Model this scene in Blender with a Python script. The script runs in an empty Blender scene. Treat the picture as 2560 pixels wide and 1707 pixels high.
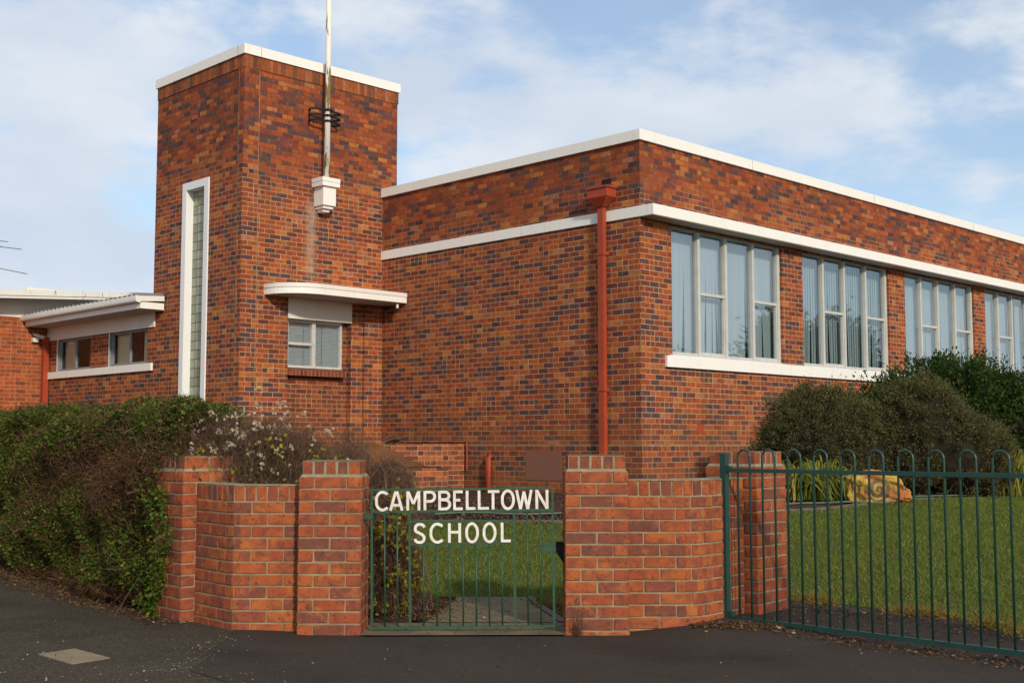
import bpy, bmesh, math, random
import numpy as np
from mathutils import Vector, noise
from mathutils.geometry import delaunay_2d_cdt
R = math.radians
rnd = random.Random(7)
rng = np.random.default_rng(7)
scene = bpy.context.scene
col = scene.collection

# ------------------------------------------------------------------ camera
cam_d = bpy.data.cameras.new("camera")
cam_d.sensor_width = 36.0
cam_d.lens = 3059 / 2560 * 36
cam_d.clip_end = 2000
cam = bpy.data.objects.new("camera", cam_d)
col.objects.link(cam)
cam.location = (0, 0, 1.34)
cam.rotation_euler = (R(90 + 4.79), 0, 0)
scene.camera = cam

# ------------------------------------------------------------------ light
SUN_EL, SUN_AZ = 25.0, 157.0          # azimuth clockwise from +Y
world = bpy.data.worlds.new("World")
scene.world = world
world.use_nodes = True
wt = world.node_tree
wt.nodes.clear()


def wn(t, **k):
    n = wt.nodes.new(t)
    for a, b in k.items():
        setattr(n, a, b)
    return n


w_out = wn('ShaderNodeOutputWorld')
w_bg = wn('ShaderNodeBackground')
w_bg.inputs['Strength'].default_value = 0.1
sky = wn('ShaderNodeTexSky')
sky.sky_type = 'NISHITA'
sky.sun_disc = False
sky.sun_elevation = R(SUN_EL)
sky.sun_rotation = R(SUN_AZ)
sky.air_density = 1.0
sky.dust_density = 0.6
sky.ozone_density = 1.2
tc = wn('ShaderNodeTexCoord')
sep = wn('ShaderNodeSeparateXYZ')
wt.links.new(tc.outputs['Generated'], sep.inputs[0])
az = wn('ShaderNodeMath', operation='ARCTAN2')
wt.links.new(sep.outputs['X'], az.inputs[0])
wt.links.new(sep.outputs['Y'], az.inputs[1])
cmb = wn('ShaderNodeCombineXYZ')
wt.links.new(az.outputs[0], cmb.inputs['X'])
shear = wn('ShaderNodeMath', operation='MULTIPLY_ADD')
wt.links.new(sep.outputs['Z'], shear.inputs[0])
shear.inputs[1].default_value = 2.3
tilt = wn('ShaderNodeMath', operation='MULTIPLY')
wt.links.new(az.outputs[0], tilt.inputs[0])
tilt.inputs[1].default_value = 0.08
wt.links.new(tilt.outputs[0], shear.inputs[2])
wt.links.new(shear.outputs[0], cmb.inputs['Y'])
n1 = wn('ShaderNodeTexNoise')
n1.inputs['Scale'].default_value = 4.8
n1.inputs['Detail'].default_value = 10
n1.inputs['Roughness'].default_value = 0.56
n1.inputs['Distortion'].default_value = 0.1
off = wn('ShaderNodeVectorMath', operation='ADD')
off.inputs[1].default_value = (4.62, 2.4, 1.7)
wt.links.new(cmb.outputs[0], off.inputs[0])
wt.links.new(off.outputs[0], n1.inputs['Vector'])
cr = wn('ShaderNodeValToRGB')
cr.color_ramp.elements[0].position = 0.40
cr.color_ramp.elements[1].position = 0.57
cr.color_ramp.interpolation = 'EASE'
wt.links.new(n1.outputs['Fac'], cr.inputs[0])
n2 = wn('ShaderNodeTexNoise')
n2.inputs['Scale'].default_value = 5.0
n2.inputs['Detail'].default_value = 6
wt.links.new(off.outputs[0], n2.inputs['Vector'])
cc = wn('ShaderNodeValToRGB')
cc.color_ramp.elements[0].position = 0.35
cc.color_ramp.elements[1].position = 0.7
cc.color_ramp.elements[0].color = (0.62, 0.70, 0.82, 1)
cc.color_ramp.elements[1].color = (0.82, 0.865, 0.915, 1)
wt.links.new(n2.outputs['Fac'], cc.inputs[0])
c10 = wn('ShaderNodeMixRGB', blend_type='MULTIPLY')
c10.inputs[0].default_value = 1
c10.inputs[2].default_value = (10, 10, 10, 1)
wt.links.new(cc.outputs[0], c10.inputs[1])
skm = wn('ShaderNodeMixRGB', blend_type='MULTIPLY')
skm.inputs[0].default_value = 1
skm.inputs[2].default_value = (1.35, 1.45, 1.52, 1)
wt.links.new(sky.outputs[0], skm.inputs[1])
mx = wn('ShaderNodeMixRGB')
mfac = wn('ShaderNodeMath', operation='MULTIPLY_ADD')
mfac.inputs[1].default_value = 0.70
mfac.inputs[2].default_value = 0.24
wt.links.new(cr.outputs[0], mfac.inputs[0])
wt.links.new(mfac.outputs[0], mx.inputs[0])
wt.links.new(skm.outputs[0], mx.inputs[1])
wt.links.new(c10.outputs[0], mx.inputs[2])
wt.links.new(mx.outputs[0], w_bg.inputs['Color'])
wt.links.new(w_bg.outputs[0], w_out.inputs['Surface'])

sun_d = bpy.data.lights.new("sun", 'SUN')
sun_d.energy = 3.1
sun_d.angle = R(3.5)
sun_d.color = (1.0, 0.90, 0.76)
sun = bpy.data.objects.new("sun", sun_d)
col.objects.link(sun)
to_sun = Vector((math.sin(R(SUN_AZ)) * math.cos(R(SUN_EL)), math.cos(R(SUN_AZ)) * math.cos(R(SUN_EL)), math.sin(R(SUN_EL))))
sun.rotation_euler = to_sun.to_track_quat('Z', 'Y').to_euler()

vs = scene.view_settings
vs.view_transform = 'Standard'
vs.look = 'None'
vs.exposure = 0.0
vs.gamma = 1.0
vs.use_curve_mapping = False


# ------------------------------------------------------------------ node / material helpers
class NT:
    def __init__(s, name):
        s.m = bpy.data.materials.new(name)
        s.m.use_nodes = True
        s.t = s.m.node_tree
        s.b = s.t.nodes['Principled BSDF']
        s.out = s.t.nodes['Material Output']

    def n(s, typ, **k):
        x = s.t.nodes.new(typ)
        for a, b in k.items():
            setattr(x, a, b)
        return x

    def l(s, a, b):
        s.t.links.new(a, b)

    def math(s, op, a, b=None, c=None, clamp=False):
        x = s.n('ShaderNodeMath', operation=op)
        x.use_clamp = clamp
        for i, v in enumerate((a, b, c)):
            if v is None:
                continue
            if isinstance(v, (int, float)):
                x.inputs[i].default_value = v
            else:
                s.l(v, x.inputs[i])
        return x.outputs[0]

    def ramp(s, fac, stops, interp='LINEAR'):
        x = s.n('ShaderNodeValToRGB')
        cr = x.color_ramp
        cr.interpolation = interp
        while len(cr.elements) > 1:
            cr.elements.remove(cr.elements[-1])
        for i, (p, c) in enumerate(stops):
            e = cr.elements[0] if i == 0 else cr.elements.new(p)
            e.position = p
            if isinstance(c, (int, float)):
                c = (c, c, c)
            e.color = (*c, 1)
        s.l(fac, x.inputs[0])
        return x.outputs[0]

    def noise(s, vec, scale, detail=3, rough=0.5, dist=0.0):
        x = s.n('ShaderNodeTexNoise')
        x.inputs['Scale'].default_value = scale
        x.inputs['Detail'].default_value = detail
        x.inputs['Roughness'].default_value = rough
        x.inputs['Distortion'].default_value = dist
        if vec is not None:
            s.l(vec, x.inputs['Vector'])
        return x.outputs['Fac']

    def mix(s, fac, a, b, blend='MIX'):
        x = s.n('ShaderNodeMixRGB', blend_type=blend)
        for i, v in enumerate((fac, a, b)):
            if isinstance(v, (int, float)):
                x.inputs[i].default_value = v if i == 0 else (v, v, v, 1)
            elif isinstance(v, tuple):
                x.inputs[i].default_value = (*v, 1)
            else:
                s.l(v, x.inputs[i])
        return x.outputs[0]

    def scalevec(s, vec, sc):
        x = s.n('ShaderNodeVectorMath', operation='MULTIPLY')
        s.l(vec, x.inputs[0])
        x.inputs[1].default_value = sc
        return x.outputs[0]

    def bump(s, h, strength=0.5, dist=0.01):
        x = s.n('ShaderNodeBump')
        x.inputs['Strength'].default_value = strength
        x.inputs['Distance'].default_value = dist
        s.l(h, x.inputs['Height'])
        s.l(x.outputs[0], s.b.inputs['Normal'])

    def set(s, color=None, rough=None, spec=None, metal=None):
        for nm, v in (('Base Color', color), ('Roughness', rough), ('Specular IOR Level', spec), ('Metallic', metal)):
            if v is None:
                continue
            if isinstance(v, tuple):
                s.b.inputs[nm].default_value = (*v, 1)
            elif isinstance(v, (int, float)):
                s.b.inputs[nm].default_value = v
            else:
                s.l(v, s.b.inputs[nm])
        return s.m


PAL = [(0.0, (0.070, 0.048, 0.054)), (.07, (0.090, 0.050, 0.051)), (.16, (0.115, 0.044, 0.043)), (.30, (0.190, 0.047, 0.030)),
       (.48, (0.292, 0.060, 0.024)), (.66, (0.380, 0.089, 0.023)), (.80, (0.322, 0.058, 0.024)), (.91, (0.424, 0.123, 0.026)), (.97, (0.450, 0.156, 0.043)), (1.0, (0.335, 0.129, 0.086))]
PAL_L = [(0.0, (0.150, 0.062, 0.048)), (.05, (0.200, 0.068, 0.042)), (.18, (0.230, 0.066, 0.042)), (.40, (0.322, 0.076, 0.033)),
         (.60, (0.395, 0.105, 0.033)), (.78, (0.331, 0.069, 0.030)), (.92, (0.432, 0.134, 0.034)), (1.0, (0.340, 0.083, 0.043))]
PAL_SOL = [(0, (0.148, 0.058, 0.036)), (.3, (0.277, 0.074, 0.028)), (.7, (0.406, 0.111, 0.030)), (1, (0.316, 0.127, 0.065))]
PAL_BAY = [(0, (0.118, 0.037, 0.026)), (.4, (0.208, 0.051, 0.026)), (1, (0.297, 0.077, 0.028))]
PAL_REAR = [(0, (0.198, 0.052, 0.033)), (.3, (0.376, 0.077, 0.026)), (1, (0.475, 0.110, 0.028))]
PAL_PLINTH = [(0, (.070, .046, .045)), (.22, (.105, .046, .038)), (.45, (.205, .054, .028)), (.75, (.31, .072, .024)), (1, (.36, .09, .026))]
PAL_PLANT = [(0, (.10, .042, .03)), (.35, (.22, .058, .03)), (.7, (.32, .085, .032)), (1, (.40, .12, .04))]


def brick_mat(name, pal, L=.236, H=.0875, offset=.5, dirty_z=None, stain=None, brownz=None, joint=.0052, splits=.13):
    s = NT(name)
    uv = s.n('ShaderNodeUVMap').outputs[0]
    geo = s.n('ShaderNodeTexCoord').outputs['Object']
    wob = s.n('ShaderNodeTexNoise')
    wob.inputs['Scale'].default_value = 7
    wob.inputs['Detail'].default_value = 3
    s.l(uv, wob.inputs['Vector'])
    wsub = s.n('ShaderNodeVectorMath', operation='SUBTRACT')
    s.l(wob.outputs['Color'], wsub.inputs[0])
    wsub.inputs[1].default_value = (.5, .5, .5)
    wv = s.n('ShaderNodeVectorMath', operation='MULTIPLY_ADD')
    s.l(wsub.outputs[0], wv.inputs[0])
    wv.inputs[1].default_value = (.010, .008, 0)
    s.l(uv, wv.inputs[2])
    sx = s.n('ShaderNodeSeparateXYZ')
    s.l(wv.outputs[0], sx.inputs[0])
    yv = s.math('DIVIDE', sx.outputs['Y'], H)
    row = s.math('FLOOR', yv)
    fr = s.math('FRACT', yv)
    rw = s.n('ShaderNodeTexWhiteNoise', noise_dimensions='1D')
    s.l(row, rw.inputs['W'])
    if offset:
        shift = s.math('ADD', s.math('MULTIPLY', s.math('MODULO', row, 2.0), offset), s.math('MULTIPLY', rw.outputs['Value'], .10))
        xv = s.math('ADD', s.math('DIVIDE', sx.outputs['X'], L), shift)
    else:
        xv = s.math('DIVIDE', sx.outputs['X'], L)
    cx = s.math('FLOOR', xv)
    fx = s.math('FRACT', xv)
    seed = s.n('ShaderNodeCombineXYZ')
    s.l(cx, seed.inputs['X'])
    s.l(row, seed.inputs['Y'])
    w1 = s.n('ShaderNodeTexWhiteNoise', noise_dimensions='3D')
    dx = s.math('MULTIPLY', s.math('MINIMUM', fx, s.math('SUBTRACT', 1, fx)), L)
    dy = s.math('MULTIPLY', s.math('MINIMUM', fr, s.math('SUBTRACT', 1, fr)), H)
    if offset and splits:
        sp_ = s.math('LESS_THAN', w1.outputs['Value'], splits)
        dm = s.math('ADD', s.math('MULTIPLY', s.math('ABSOLUTE', s.math('SUBTRACT', fx, .5)), L), s.math('SUBTRACT', 1, sp_))
        dx = s.math('MINIMUM', dx, dm)
        s.l(s.math('MULTIPLY', s.math('MULTIPLY', s.math('GREATER_THAN', fx, .5), sp_), .37), seed.inputs['Z'])
        seed2 = s.n('ShaderNodeVectorMath', operation='ADD')
        s.l(seed.outputs[0], seed2.inputs[0])
        seed2.inputs[1].default_value = (.31, .77, .13)
    else:
        seed2 = s.n('ShaderNodeVectorMath', operation='ADD')
        s.l(seed.outputs[0], seed2.inputs[0])
        seed2.inputs[1].default_value = (.31, .77, .13)
    # one link only may feed w1, so the seed with the half index drives a second noise
    w2 = s.n('ShaderNodeTexWhiteNoise', noise_dimensions='3D')
    s.l(seed2.outputs[0], w2.inputs['Vector'])
    w0seed = s.n('ShaderNodeCombineXYZ')
    s.l(cx, w0seed.inputs['X'])
    s.l(row, w0seed.inputs['Y'])
    s.l(w0seed.outputs[0], w1.inputs['Vector'])
    d = s.math('MINIMUM', dx, dy)
    mr = s.n('ShaderNodeMapRange')
    mr.interpolation_type = 'SMOOTHSTEP'
    s.l(d, mr.inputs['Value'])
    mr.inputs['From Min'].default_value = joint - .0025
    mr.inputs['From Max'].default_value = joint + .0025
    mr.inputs['To Min'].default_value = 1
    mr.inputs['To Max'].default_value = 0
    mf = mr.outputs['Result']
    base = s.ramp(w2.outputs['Value'], pal)
    rc = s.n('ShaderNodeSeparateXYZ')
    s.l(w2.outputs['Color'], rc.inputs[0])
    base = s.mix(1.0, base, s.ramp(rc.outputs['Y'], [(0, (.74, .74, .78)), (.5, (1, 1, 1)), (1, (1.16, 1.14, 1.08))]), 'MULTIPLY')
    jit = s.n('ShaderNodeVectorMath', operation='MULTIPLY_ADD')
    s.l(w2.outputs['Color'], jit.inputs[0])
    jit.inputs[1].default_value = (20, 20, 20)
    s.l(s.scalevec(uv, (20, 11, 1)), jit.inputs[2])
    bl = s.noise(jit.outputs[0], 1, 4, .6)
    base = s.mix(s.ramp(bl, [(.44, 0), (.70, .60)]), base, (.105, .041, .030))
    hi = s.noise(jit.outputs[0], .6, 3, .6)
    base = s.mix(s.ramp(hi, [(.54, 0), (.78, .40)]), base, (.54, .185, .060))
    mort = (.51, .365, .205)
    big = s.noise(uv, .55, 5, .6)
    if dirty_z is not None:
        sp = s.n('ShaderNodeSeparateXYZ')
        s.l(geo, sp.inputs[0])
        zz = s.math('ADD', sp.outputs['Z'], s.math('MULTIPLY', s.math('SUBTRACT', big, .5), 3.2))
        dz = s.math('MULTIPLY_ADD', zz, 1 / .8, -dirty_z / .8, True)
        mortc = s.mix(dz, mort, (.115, .072, .040))
    else:
        mortc = s.mix(s.ramp(big, [(.35, 0), (.65, .45)]), mort, (.20, .14, .085))
    fine = s.noise(uv, 60, 3, .6)
    mortc = s.mix(s.ramp(s.noise(uv, 6, 4, .7), [(.35, 0), (.75, .6)]), mortc, (.17, .105, .058))
    c = s.mix(mf, base, mortc)
    g = s.noise(s.scalevec(uv, (1.5, .8, 1)), 1.3, 5, .65)
    c = s.mix(s.ramp(g, [(.50, 0), (.80, .34)]), c, (.12, .058, .032))
    run = s.noise(s.scalevec(uv, (3.2, .30, 1)), 1, 5, .6)
    c = s.mix(s.ramp(run, [(.54, 0), (.74, .42)]), c, (.095, .048, .030))
    bloom = s.noise(uv, 7, 5, .75)
    c = s.mix(s.ramp(bloom, [(.68, 0), (.76, .40)]), c, (.48, .36, .27))
    if stain:
        u0, w, za, zb = stain
        sp2 = s.n('ShaderNodeSeparateXYZ')
        s.l(geo, sp2.inputs[0])
        wig = s.math('MULTIPLY', s.math('SUBTRACT', s.noise(geo, 3.5, 5, .7), .5), .22)
        dxs = s.math('ABSOLUTE', s.math('SUBTRACT', s.math('ADD', sp2.outputs['X'], wig), u0))
        mxm = s.math('SUBTRACT', 1, s.math('DIVIDE', dxs, w), None, True)
        zr = s.ramp(s.math('MULTIPLY_ADD', sp2.outputs['Z'], 1 / (zb - za), -za / (zb - za), True),
                    [(0, 0), (.18, .7), (.85, 1), (1, 0)])
        f = s.math('MULTIPLY', s.math('MULTIPLY', mxm, zr), s.ramp(s.noise(geo, 9, 4, .7), [(.3, .35), (.6, .75)]))
        c = s.mix(f, c, (.46, .33, .24))
    if brownz:
        sp3 = s.n('ShaderNodeSeparateXYZ')
        s.l(geo, sp3.inputs[0])
        zz = s.math('ADD', sp3.outputs['Z'], s.math('MULTIPLY', s.math('SUBTRACT', s.noise(geo, 1.2, 4), .5), .8))
        f = s.math('MULTIPLY_ADD', zz, -1 / .5, brownz / .5, True)
        c = s.mix(s.math('MULTIPLY', f, .32), c, (.20, .085, .034))
    s.set(c, .9, .10)
    h = s.math('ADD', s.math('SUBTRACT', 1, mf), s.math('MULTIPLY', fine, .35))
    s.bump(h, .6, .006)
    return s.m


def laid_brick_mat(name, pal):
    """for walls whose bricks are modelled one by one"""
    s = NT(name)
    geo = s.n('ShaderNodeNewGeometry')
    ob = s.n('ShaderNodeTexCoord').outputs['Object']
    base = s.ramp(geo.outputs['Random Per Island'], pal)
    jit = s.n('ShaderNodeCombineXYZ')
    s.l(s.math('MULTIPLY', geo.outputs['Random Per Island'], 37.0), jit.inputs['X'])
    ov = s.n('ShaderNodeVectorMath', operation='ADD')
    s.l(ob, ov.inputs[0])
    s.l(jit.outputs[0], ov.inputs[1])
    big = s.noise(ov.outputs[0], 9, 5, .65, .5)
    base = s.mix(s.ramp(big, [(.38, .66), (.56, 0)]), base, (.135, .052, .036))
    base = s.mix(s.ramp(s.noise(ov.outputs[0], 11, 3, .6), [(.52, 0), (.72, .55)]), base, (.52, .165, .042))
    spot = s.noise(ov.outputs[0], 42, 4, .7)
    base = s.mix(s.ramp(spot, [(.57, 0), (.66, .8)]), base, (.055, .028, .022))
    fine = s.noise(ob, 170, 3, .6)
    base = s.mix(s.ramp(fine, [(.3, .25), (.6, 0)]), base, (.13, .045, .022))
    s.set(base, .85, .12)
    s.bump(s.math('ADD', s.math('MULTIPLY', spot, -.6), fine), .35, .004)
    return s.m


def simple_mat(name, c1, c2=None, scale=8, rough=.7, spec=.3, metal=0, bumpd=0, bscale=60, stretch=(1, 1, 1), lo=.35, hi=.7, detail=5):
    s = NT(name)
    ob = s.scalevec(s.n('ShaderNodeTexCoord').outputs['Object'], stretch)
    c = c1
    if c2 is not None:
        c = s.mix(s.ramp(s.noise(ob, scale, detail, .6), [(lo, 0), (hi, 1)]), c1, c2)
    s.set(c, rough, spec, metal)
    if bumpd:
        s.bump(s.noise(ob, bscale, 4, .6), .6, bumpd)
    return s.m


def leaf_mat(name, stops, rough=.55, trans=.25, spec=.35, dim=None):
    s = NT(name)
    g = s.n('ShaderNodeNewGeometry')
    c = s.ramp(g.outputs['Random Per Island'], stops)
    ob = s.n('ShaderNodeTexCoord').outputs['Object']
    c = s.mix(s.ramp(s.noise(ob, 1.5, 5, .65), [(.38, .0), (.66, .62)]), c, dim or tuple(x * .62 for x in stops[len(stops) // 2][1]))
    s.set(c, rough, spec * .35)
    if trans:
        tr = s.n('ShaderNodeBsdfTranslucent')
        s.l(c, tr.inputs['Color'])
        mx = s.n('ShaderNodeMixShader')
        mx.inputs[0].default_value = trans
        s.l(s.b.outputs[0], mx.inputs[1])
        s.l(tr.outputs[0], mx.inputs[2])
        s.l(mx.outputs[0], s.out.inputs['Surface'])
    return s.m


def white_paint(name, col_a, col_b, peel=0.0):
    s = NT(name)
    ob = s.n('ShaderNodeTexCoord').outputs['Object']
    streak = s.noise(s.scalevec(ob, (7, 7, .7)), 1, 5, .6)
    c = s.mix(s.ramp(streak, [(.45, 0), (.85, .5)]), col_a, col_b)
    drip = s.noise(s.scalevec(ob, (16, 16, .8)), 1, 4, .65)
    c = s.mix(s.ramp(drip, [(.60, 0), (.74, .36)]), c, (.42, .34, .24))
    spk = s.noise(ob, 14, 5, .7)
    c = s.mix(s.ramp(spk, [(.70, 0), (.78, .22)]), c, (.46, .38, .28))
    if peel:
        p = s.noise(s.scalevec(ob, (13, 13, 2.2)), 1, 5, .65)
        if peel > .5:
            spz = s.n('ShaderNodeSeparateXYZ')
            s.l(ob, spz.inputs[0])
            p = s.math('ADD', p, s.ramp(s.math('MULTIPLY_ADD', spz.outputs['Z'], 1 / 3.0, -6.3 / 3.0, True), [(0, .03), (.40, .03), (.44, .16), (.72, .12), (.78, -.1), (1, -.1)]))
        c = s.mix(s.ramp(p, [(.60 - peel * .02, 0), (.64 - peel * .02, 1)]), c, (.22, .155, .05) if peel > .5 else (.22, .20, .18))
    s.set(c, .55, .35)
    s.bump(s.noise(ob, 30, 3), .08, .003)
    return s.m


M = {}
M['brick_wing'] = brick_mat('brick_wing', PAL, dirty_z=4.9, brownz=1.9)
M['brick_tower'] = brick_mat('brick_tower', PAL, dirty_z=6.0, stain=(-1.70, .17, 4.30, 5.95), brownz=1.9)
M['brick_soldier'] = brick_mat('brick_soldier', PAL_SOL, L=.0875, H=.5, offset=0, dirty_z=2.0)
M['brick_plinth'] = brick_mat('brick_plinth', PAL_PLINTH, brownz=1.2)
M['brick_plant'] = brick_mat('brick_plant', PAL_PLANT)
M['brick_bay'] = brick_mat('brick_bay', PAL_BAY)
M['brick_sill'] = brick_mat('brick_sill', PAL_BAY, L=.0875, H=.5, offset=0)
M['brick_rear'] = brick_mat('brick_rear', PAL_REAR)
M['laid'] = laid_brick_mat('laid_brick', PAL_L)
M['mortar'] = simple_mat('mortar', (.34, .25, .15), (.19, .135, .08), 7, .95, .1, bumpd=.006, bscale=90)
M['mortar_cap'] = simple_mat('mortar_cap', (.33, .28, .19), (.17, .15, .085), 9, .95, .1, bumpd=.006, bscale=60)
M['white'] = white_paint('white_paint', (.82, .785, .715), (.755, .715, .64))
M['white_clean'] = white_paint('white_clean', (.79, .78, .76), (.72, .70, .67))
M['white_old'] = white_paint('white_old', (.75, .715, .64), (.64, .60, .52))
M['pole'] = white_paint('peeling_paint', (.78, .74, .65), (.70, .65, .54), peel=1.0)
M['fasc_peel'] = white_paint('flaking_paint', (.72, .70, .64), (.62, .58, .50), peel=.05)
M['frame'] = simple_mat('window_paint', (.53, .52, .48), (.46, .45, .41), 5, .5, .4)
M['frame_warm'] = simple_mat('old_window_paint', (.60, .575, .54), (.46, .43, .40), 16, .55, .4)
M['frame_grey'] = simple_mat('grey_aluminium', (.25, .25, .26), (.20, .20, .21), 10, .5, .4)
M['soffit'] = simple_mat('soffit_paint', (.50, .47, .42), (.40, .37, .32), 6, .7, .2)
M['red_pipe'] = simple_mat('red_pipe_paint', (.38, .060, .024), (.31, .050, .022), 4, .5, .25)
M['dark'] = simple_mat('hole_shade_paint', (.012, .011, .010), None, rough=.9)  # near-black paint for the shade inside the overflow hole
M['black_iron'] = simple_mat('black_iron', (.010, .010, .011), (.016, .015, .014), 20, .7, .25)
M['fence_green'] = simple_mat('fence_green', (.010, .046, .036), (.014, .055, .043), 9, .38, .5)
M['gate_green'] = simple_mat('gate_green', (.013, .060, .030), (.020, .078, .040), 22, .48, .45)
M['letter'] = simple_mat('letter_paint', (.77, .74, .67), (.60, .54, .45), 22, .55, .35)
M['granite'] = simple_mat('red_granite', (.235, .098, .058), (.165, .070, .046), 60, .45, .4)
M['roofing'] = simple_mat('zinc_roofing', (.30, .30, .30), (.22, .22, .22), 3, .5, .4, stretch=(1, 1, 1))
M['render_brown'] = simple_mat('brown_earth', (.125, .052, .024), (.175, .078, .036), 7, .95, .1, bumpd=.012, bscale=25)
M['soil'] = simple_mat('soil', (.075, .045, .028), (.045, .028, .018), 9, .95, .1, bumpd=.02, bscale=30)
M['mulch'] = simple_mat('mulch', (.085, .045, .030), (.040, .024, .018), 25, .95, .1, bumpd=.02, bscale=45)
M['concrete'] = simple_mat('path_concrete', (.195, .150, .085), (.105, .085, .055), 3.5, .9, .15, bumpd=.004, bscale=80)
M['kerb'] = simple_mat('kerb_concrete', (.15, .13, .10), (.085, .072, .055), 8, .9, .15, bumpd=.004, bscale=80)
M['cover'] = simple_mat('cover_concrete', (.29, .215, .140), (.21, .155, .100), 6, .9, .15, bumpd=.004, bscale=90)
M['lawn'] = simple_mat('lawn_soil', (.060, .080, .018), (.085, .085, .028), 5, .95, .1, bumpd=.02, bscale=60)
M['interior'] = simple_mat('interior_paint', (.80, .68, .45), None, rough=.8)
M['room'] = simple_mat('room_paint', (.26, .23, .19), None, rough=.9)
M['hose'] = simple_mat('hose_green', (.08, .16, .10), None, rough=.5)
M['alu'] = simple_mat('aerial_alu', (.30, .28, .27), None, rough=.4, metal=.6)
M['twig'] = leaf_mat('twig', [(0, (.075, .038, .025)), (.5, (.135, .074, .050)), (.9, (.22, .135, .090)), (1, (.34, .24, .17))], .85, 0, .15)
M['twig_grey'] = leaf_mat('twig_grey', [(0, (.075, .041, .027)), (.5, (.150, .090, .058)), (1, (.26, .175, .115))], .85, 0, .15)
M['hedge_leaf'] = leaf_mat('hedge_leaf', [(0, (.020, .044, .006)), (.45, (.050, .092, .010)), (.8, (.095, .132, .016)), (.94, (.17, .18, .026)), (1, (.28, .23, .05))], .5, .2, .3)
M['dark_leaf'] = leaf_mat('dark_leaf', [(0, (.014, .034, .008)), (.6, (.036, .072, .012)), (1, (.085, .125, .020))], .42, .2, .4)
M['olive_leaf'] = leaf_mat('olive_leaf', [(0, (.048, .053, .020)), (.55, (.100, .102, .038)), (.9, (.160, .142, .056)), (1, (.20, .125, .055))], .7, .2, .2)
M['strap_leaf'] = leaf_mat('strap_leaf', [(0, (.07, .13, .015)), (.5, (.18, .23, .028)), (.8, (.36, .33, .06)), (1, (.50, .38, .13))], .5, .4, .35)
M['yellow_leaf'] = leaf_mat('yellow_leaf', [(0, (.16, .17, .022)), (.5, (.33, .26, .030)), (1, (.45, .30, .05))], .5, .3, .35)
M['blossom'] = leaf_mat('blossom', [(0, (.50, .42, .28)), (.5, (.78, .70, .53)), (1, (.58, .40, .22))], .7, .2, .2)
M['grass'] = leaf_mat('grass_blade', [(0, (.054, .115, .012)), (.5, (.115, .195, .022)), (.85, (.22, .245, .045)), (1, (.42, .34, .14))], .6, .38, .1, (.200, .180, .045))
M['dry_grass'] = leaf_mat('dry_grass', [(0, (.09, .11, .02)), (.4, (.20, .16, .035)), (.8, (.32, .19, .05)), (1, (.38, .21, .06))], .7, .3, .2)
M['litter'] = leaf_mat('litter', [(0, (.045, .026, .018)), (.6, (.11, .060, .034)), (.95, (.19, .105, .05)), (1, (.50, .42, .18))], .8, .1, .2)
M['chip'] = leaf_mat('bark_chip', [(0, (.035, .020, .014)), (.6, (.10, .055, .036)), (1, (.22, .14, .10))], .9, 0, .1)


def asphalt(name, a, b, pebble, speck):
    s = NT(name)
    ob = s.n('ShaderNodeTexCoord').outputs['Object']
    c = s.mix(s.ramp(s.noise(ob, 1.1, 6, .65), [(.35, 0), (.7, 1)]), a, b)
    v = s.n('ShaderNodeTexVoronoi')
    v.inputs['Scale'].default_value = 140
    s.l(ob, v.inputs['Vector'])
    sepc = s.n('ShaderNodeSeparateXYZ')
    s.l(v.outputs['Color'], sepc.inputs[0])
    c = s.mix(s.ramp(sepc.outputs['X'], [(.70, 0), (1, speck)]), c, pebble)
    c = s.mix(s.ramp(s.noise(ob, 30, 3, .7), [(.5, 0), (.8, .45)]), c, tuple(x * .55 for x in a))
    wv = s.n('ShaderNodeVectorMath', operation='MULTIPLY_ADD')
    nz = s.n('ShaderNodeTexNoise')
    nz.inputs['Scale'].default_value = 2.2
    nz.inputs['Detail'].default_value = 5
    s.l(ob, nz.inputs['Vector'])
    s.l(nz.outputs['Color'], wv.inputs[0])
    wv.inputs[1].default_value = (.55, .55, 0)
    s.l(ob, wv.inputs[2])
    cv_ = s.n('ShaderNodeTexVoronoi', feature='DISTANCE_TO_EDGE')
    cv_.inputs['Scale'].default_value = .42
    s.l(wv.outputs[0], cv_.inputs['Vector'])
    c = s.mix(s.ramp(cv_.outputs['Distance'], [(.0, .25), (.005, 0)]), c, (.020, .016, .012))
    c = s.mix(s.ramp(s.noise(ob, .7, 4, .6), [(.52, 0), (.66, .5)]), c, tuple(x * .62 for x in b))
    c = s.mix(s.ramp(s.noise(ob, 3.5, 5, .75), [(.62, 0), (.74, .22)]), c, tuple(x * 1.7 for x in a))
    s.set(c, .9, .12)
    s.bump(v.outputs['Distance'], .5, .004)
    return s.m


M['old_asphalt'] = asphalt('old_asphalt', (.058, .046, .031), (.040, .032, .022), (.20, .165, .115), .6)
M['new_asphalt'] = asphalt('new_asphalt', (.052, .041, .032), (.042, .033, .026), (.10, .080, .060), .4)


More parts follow.
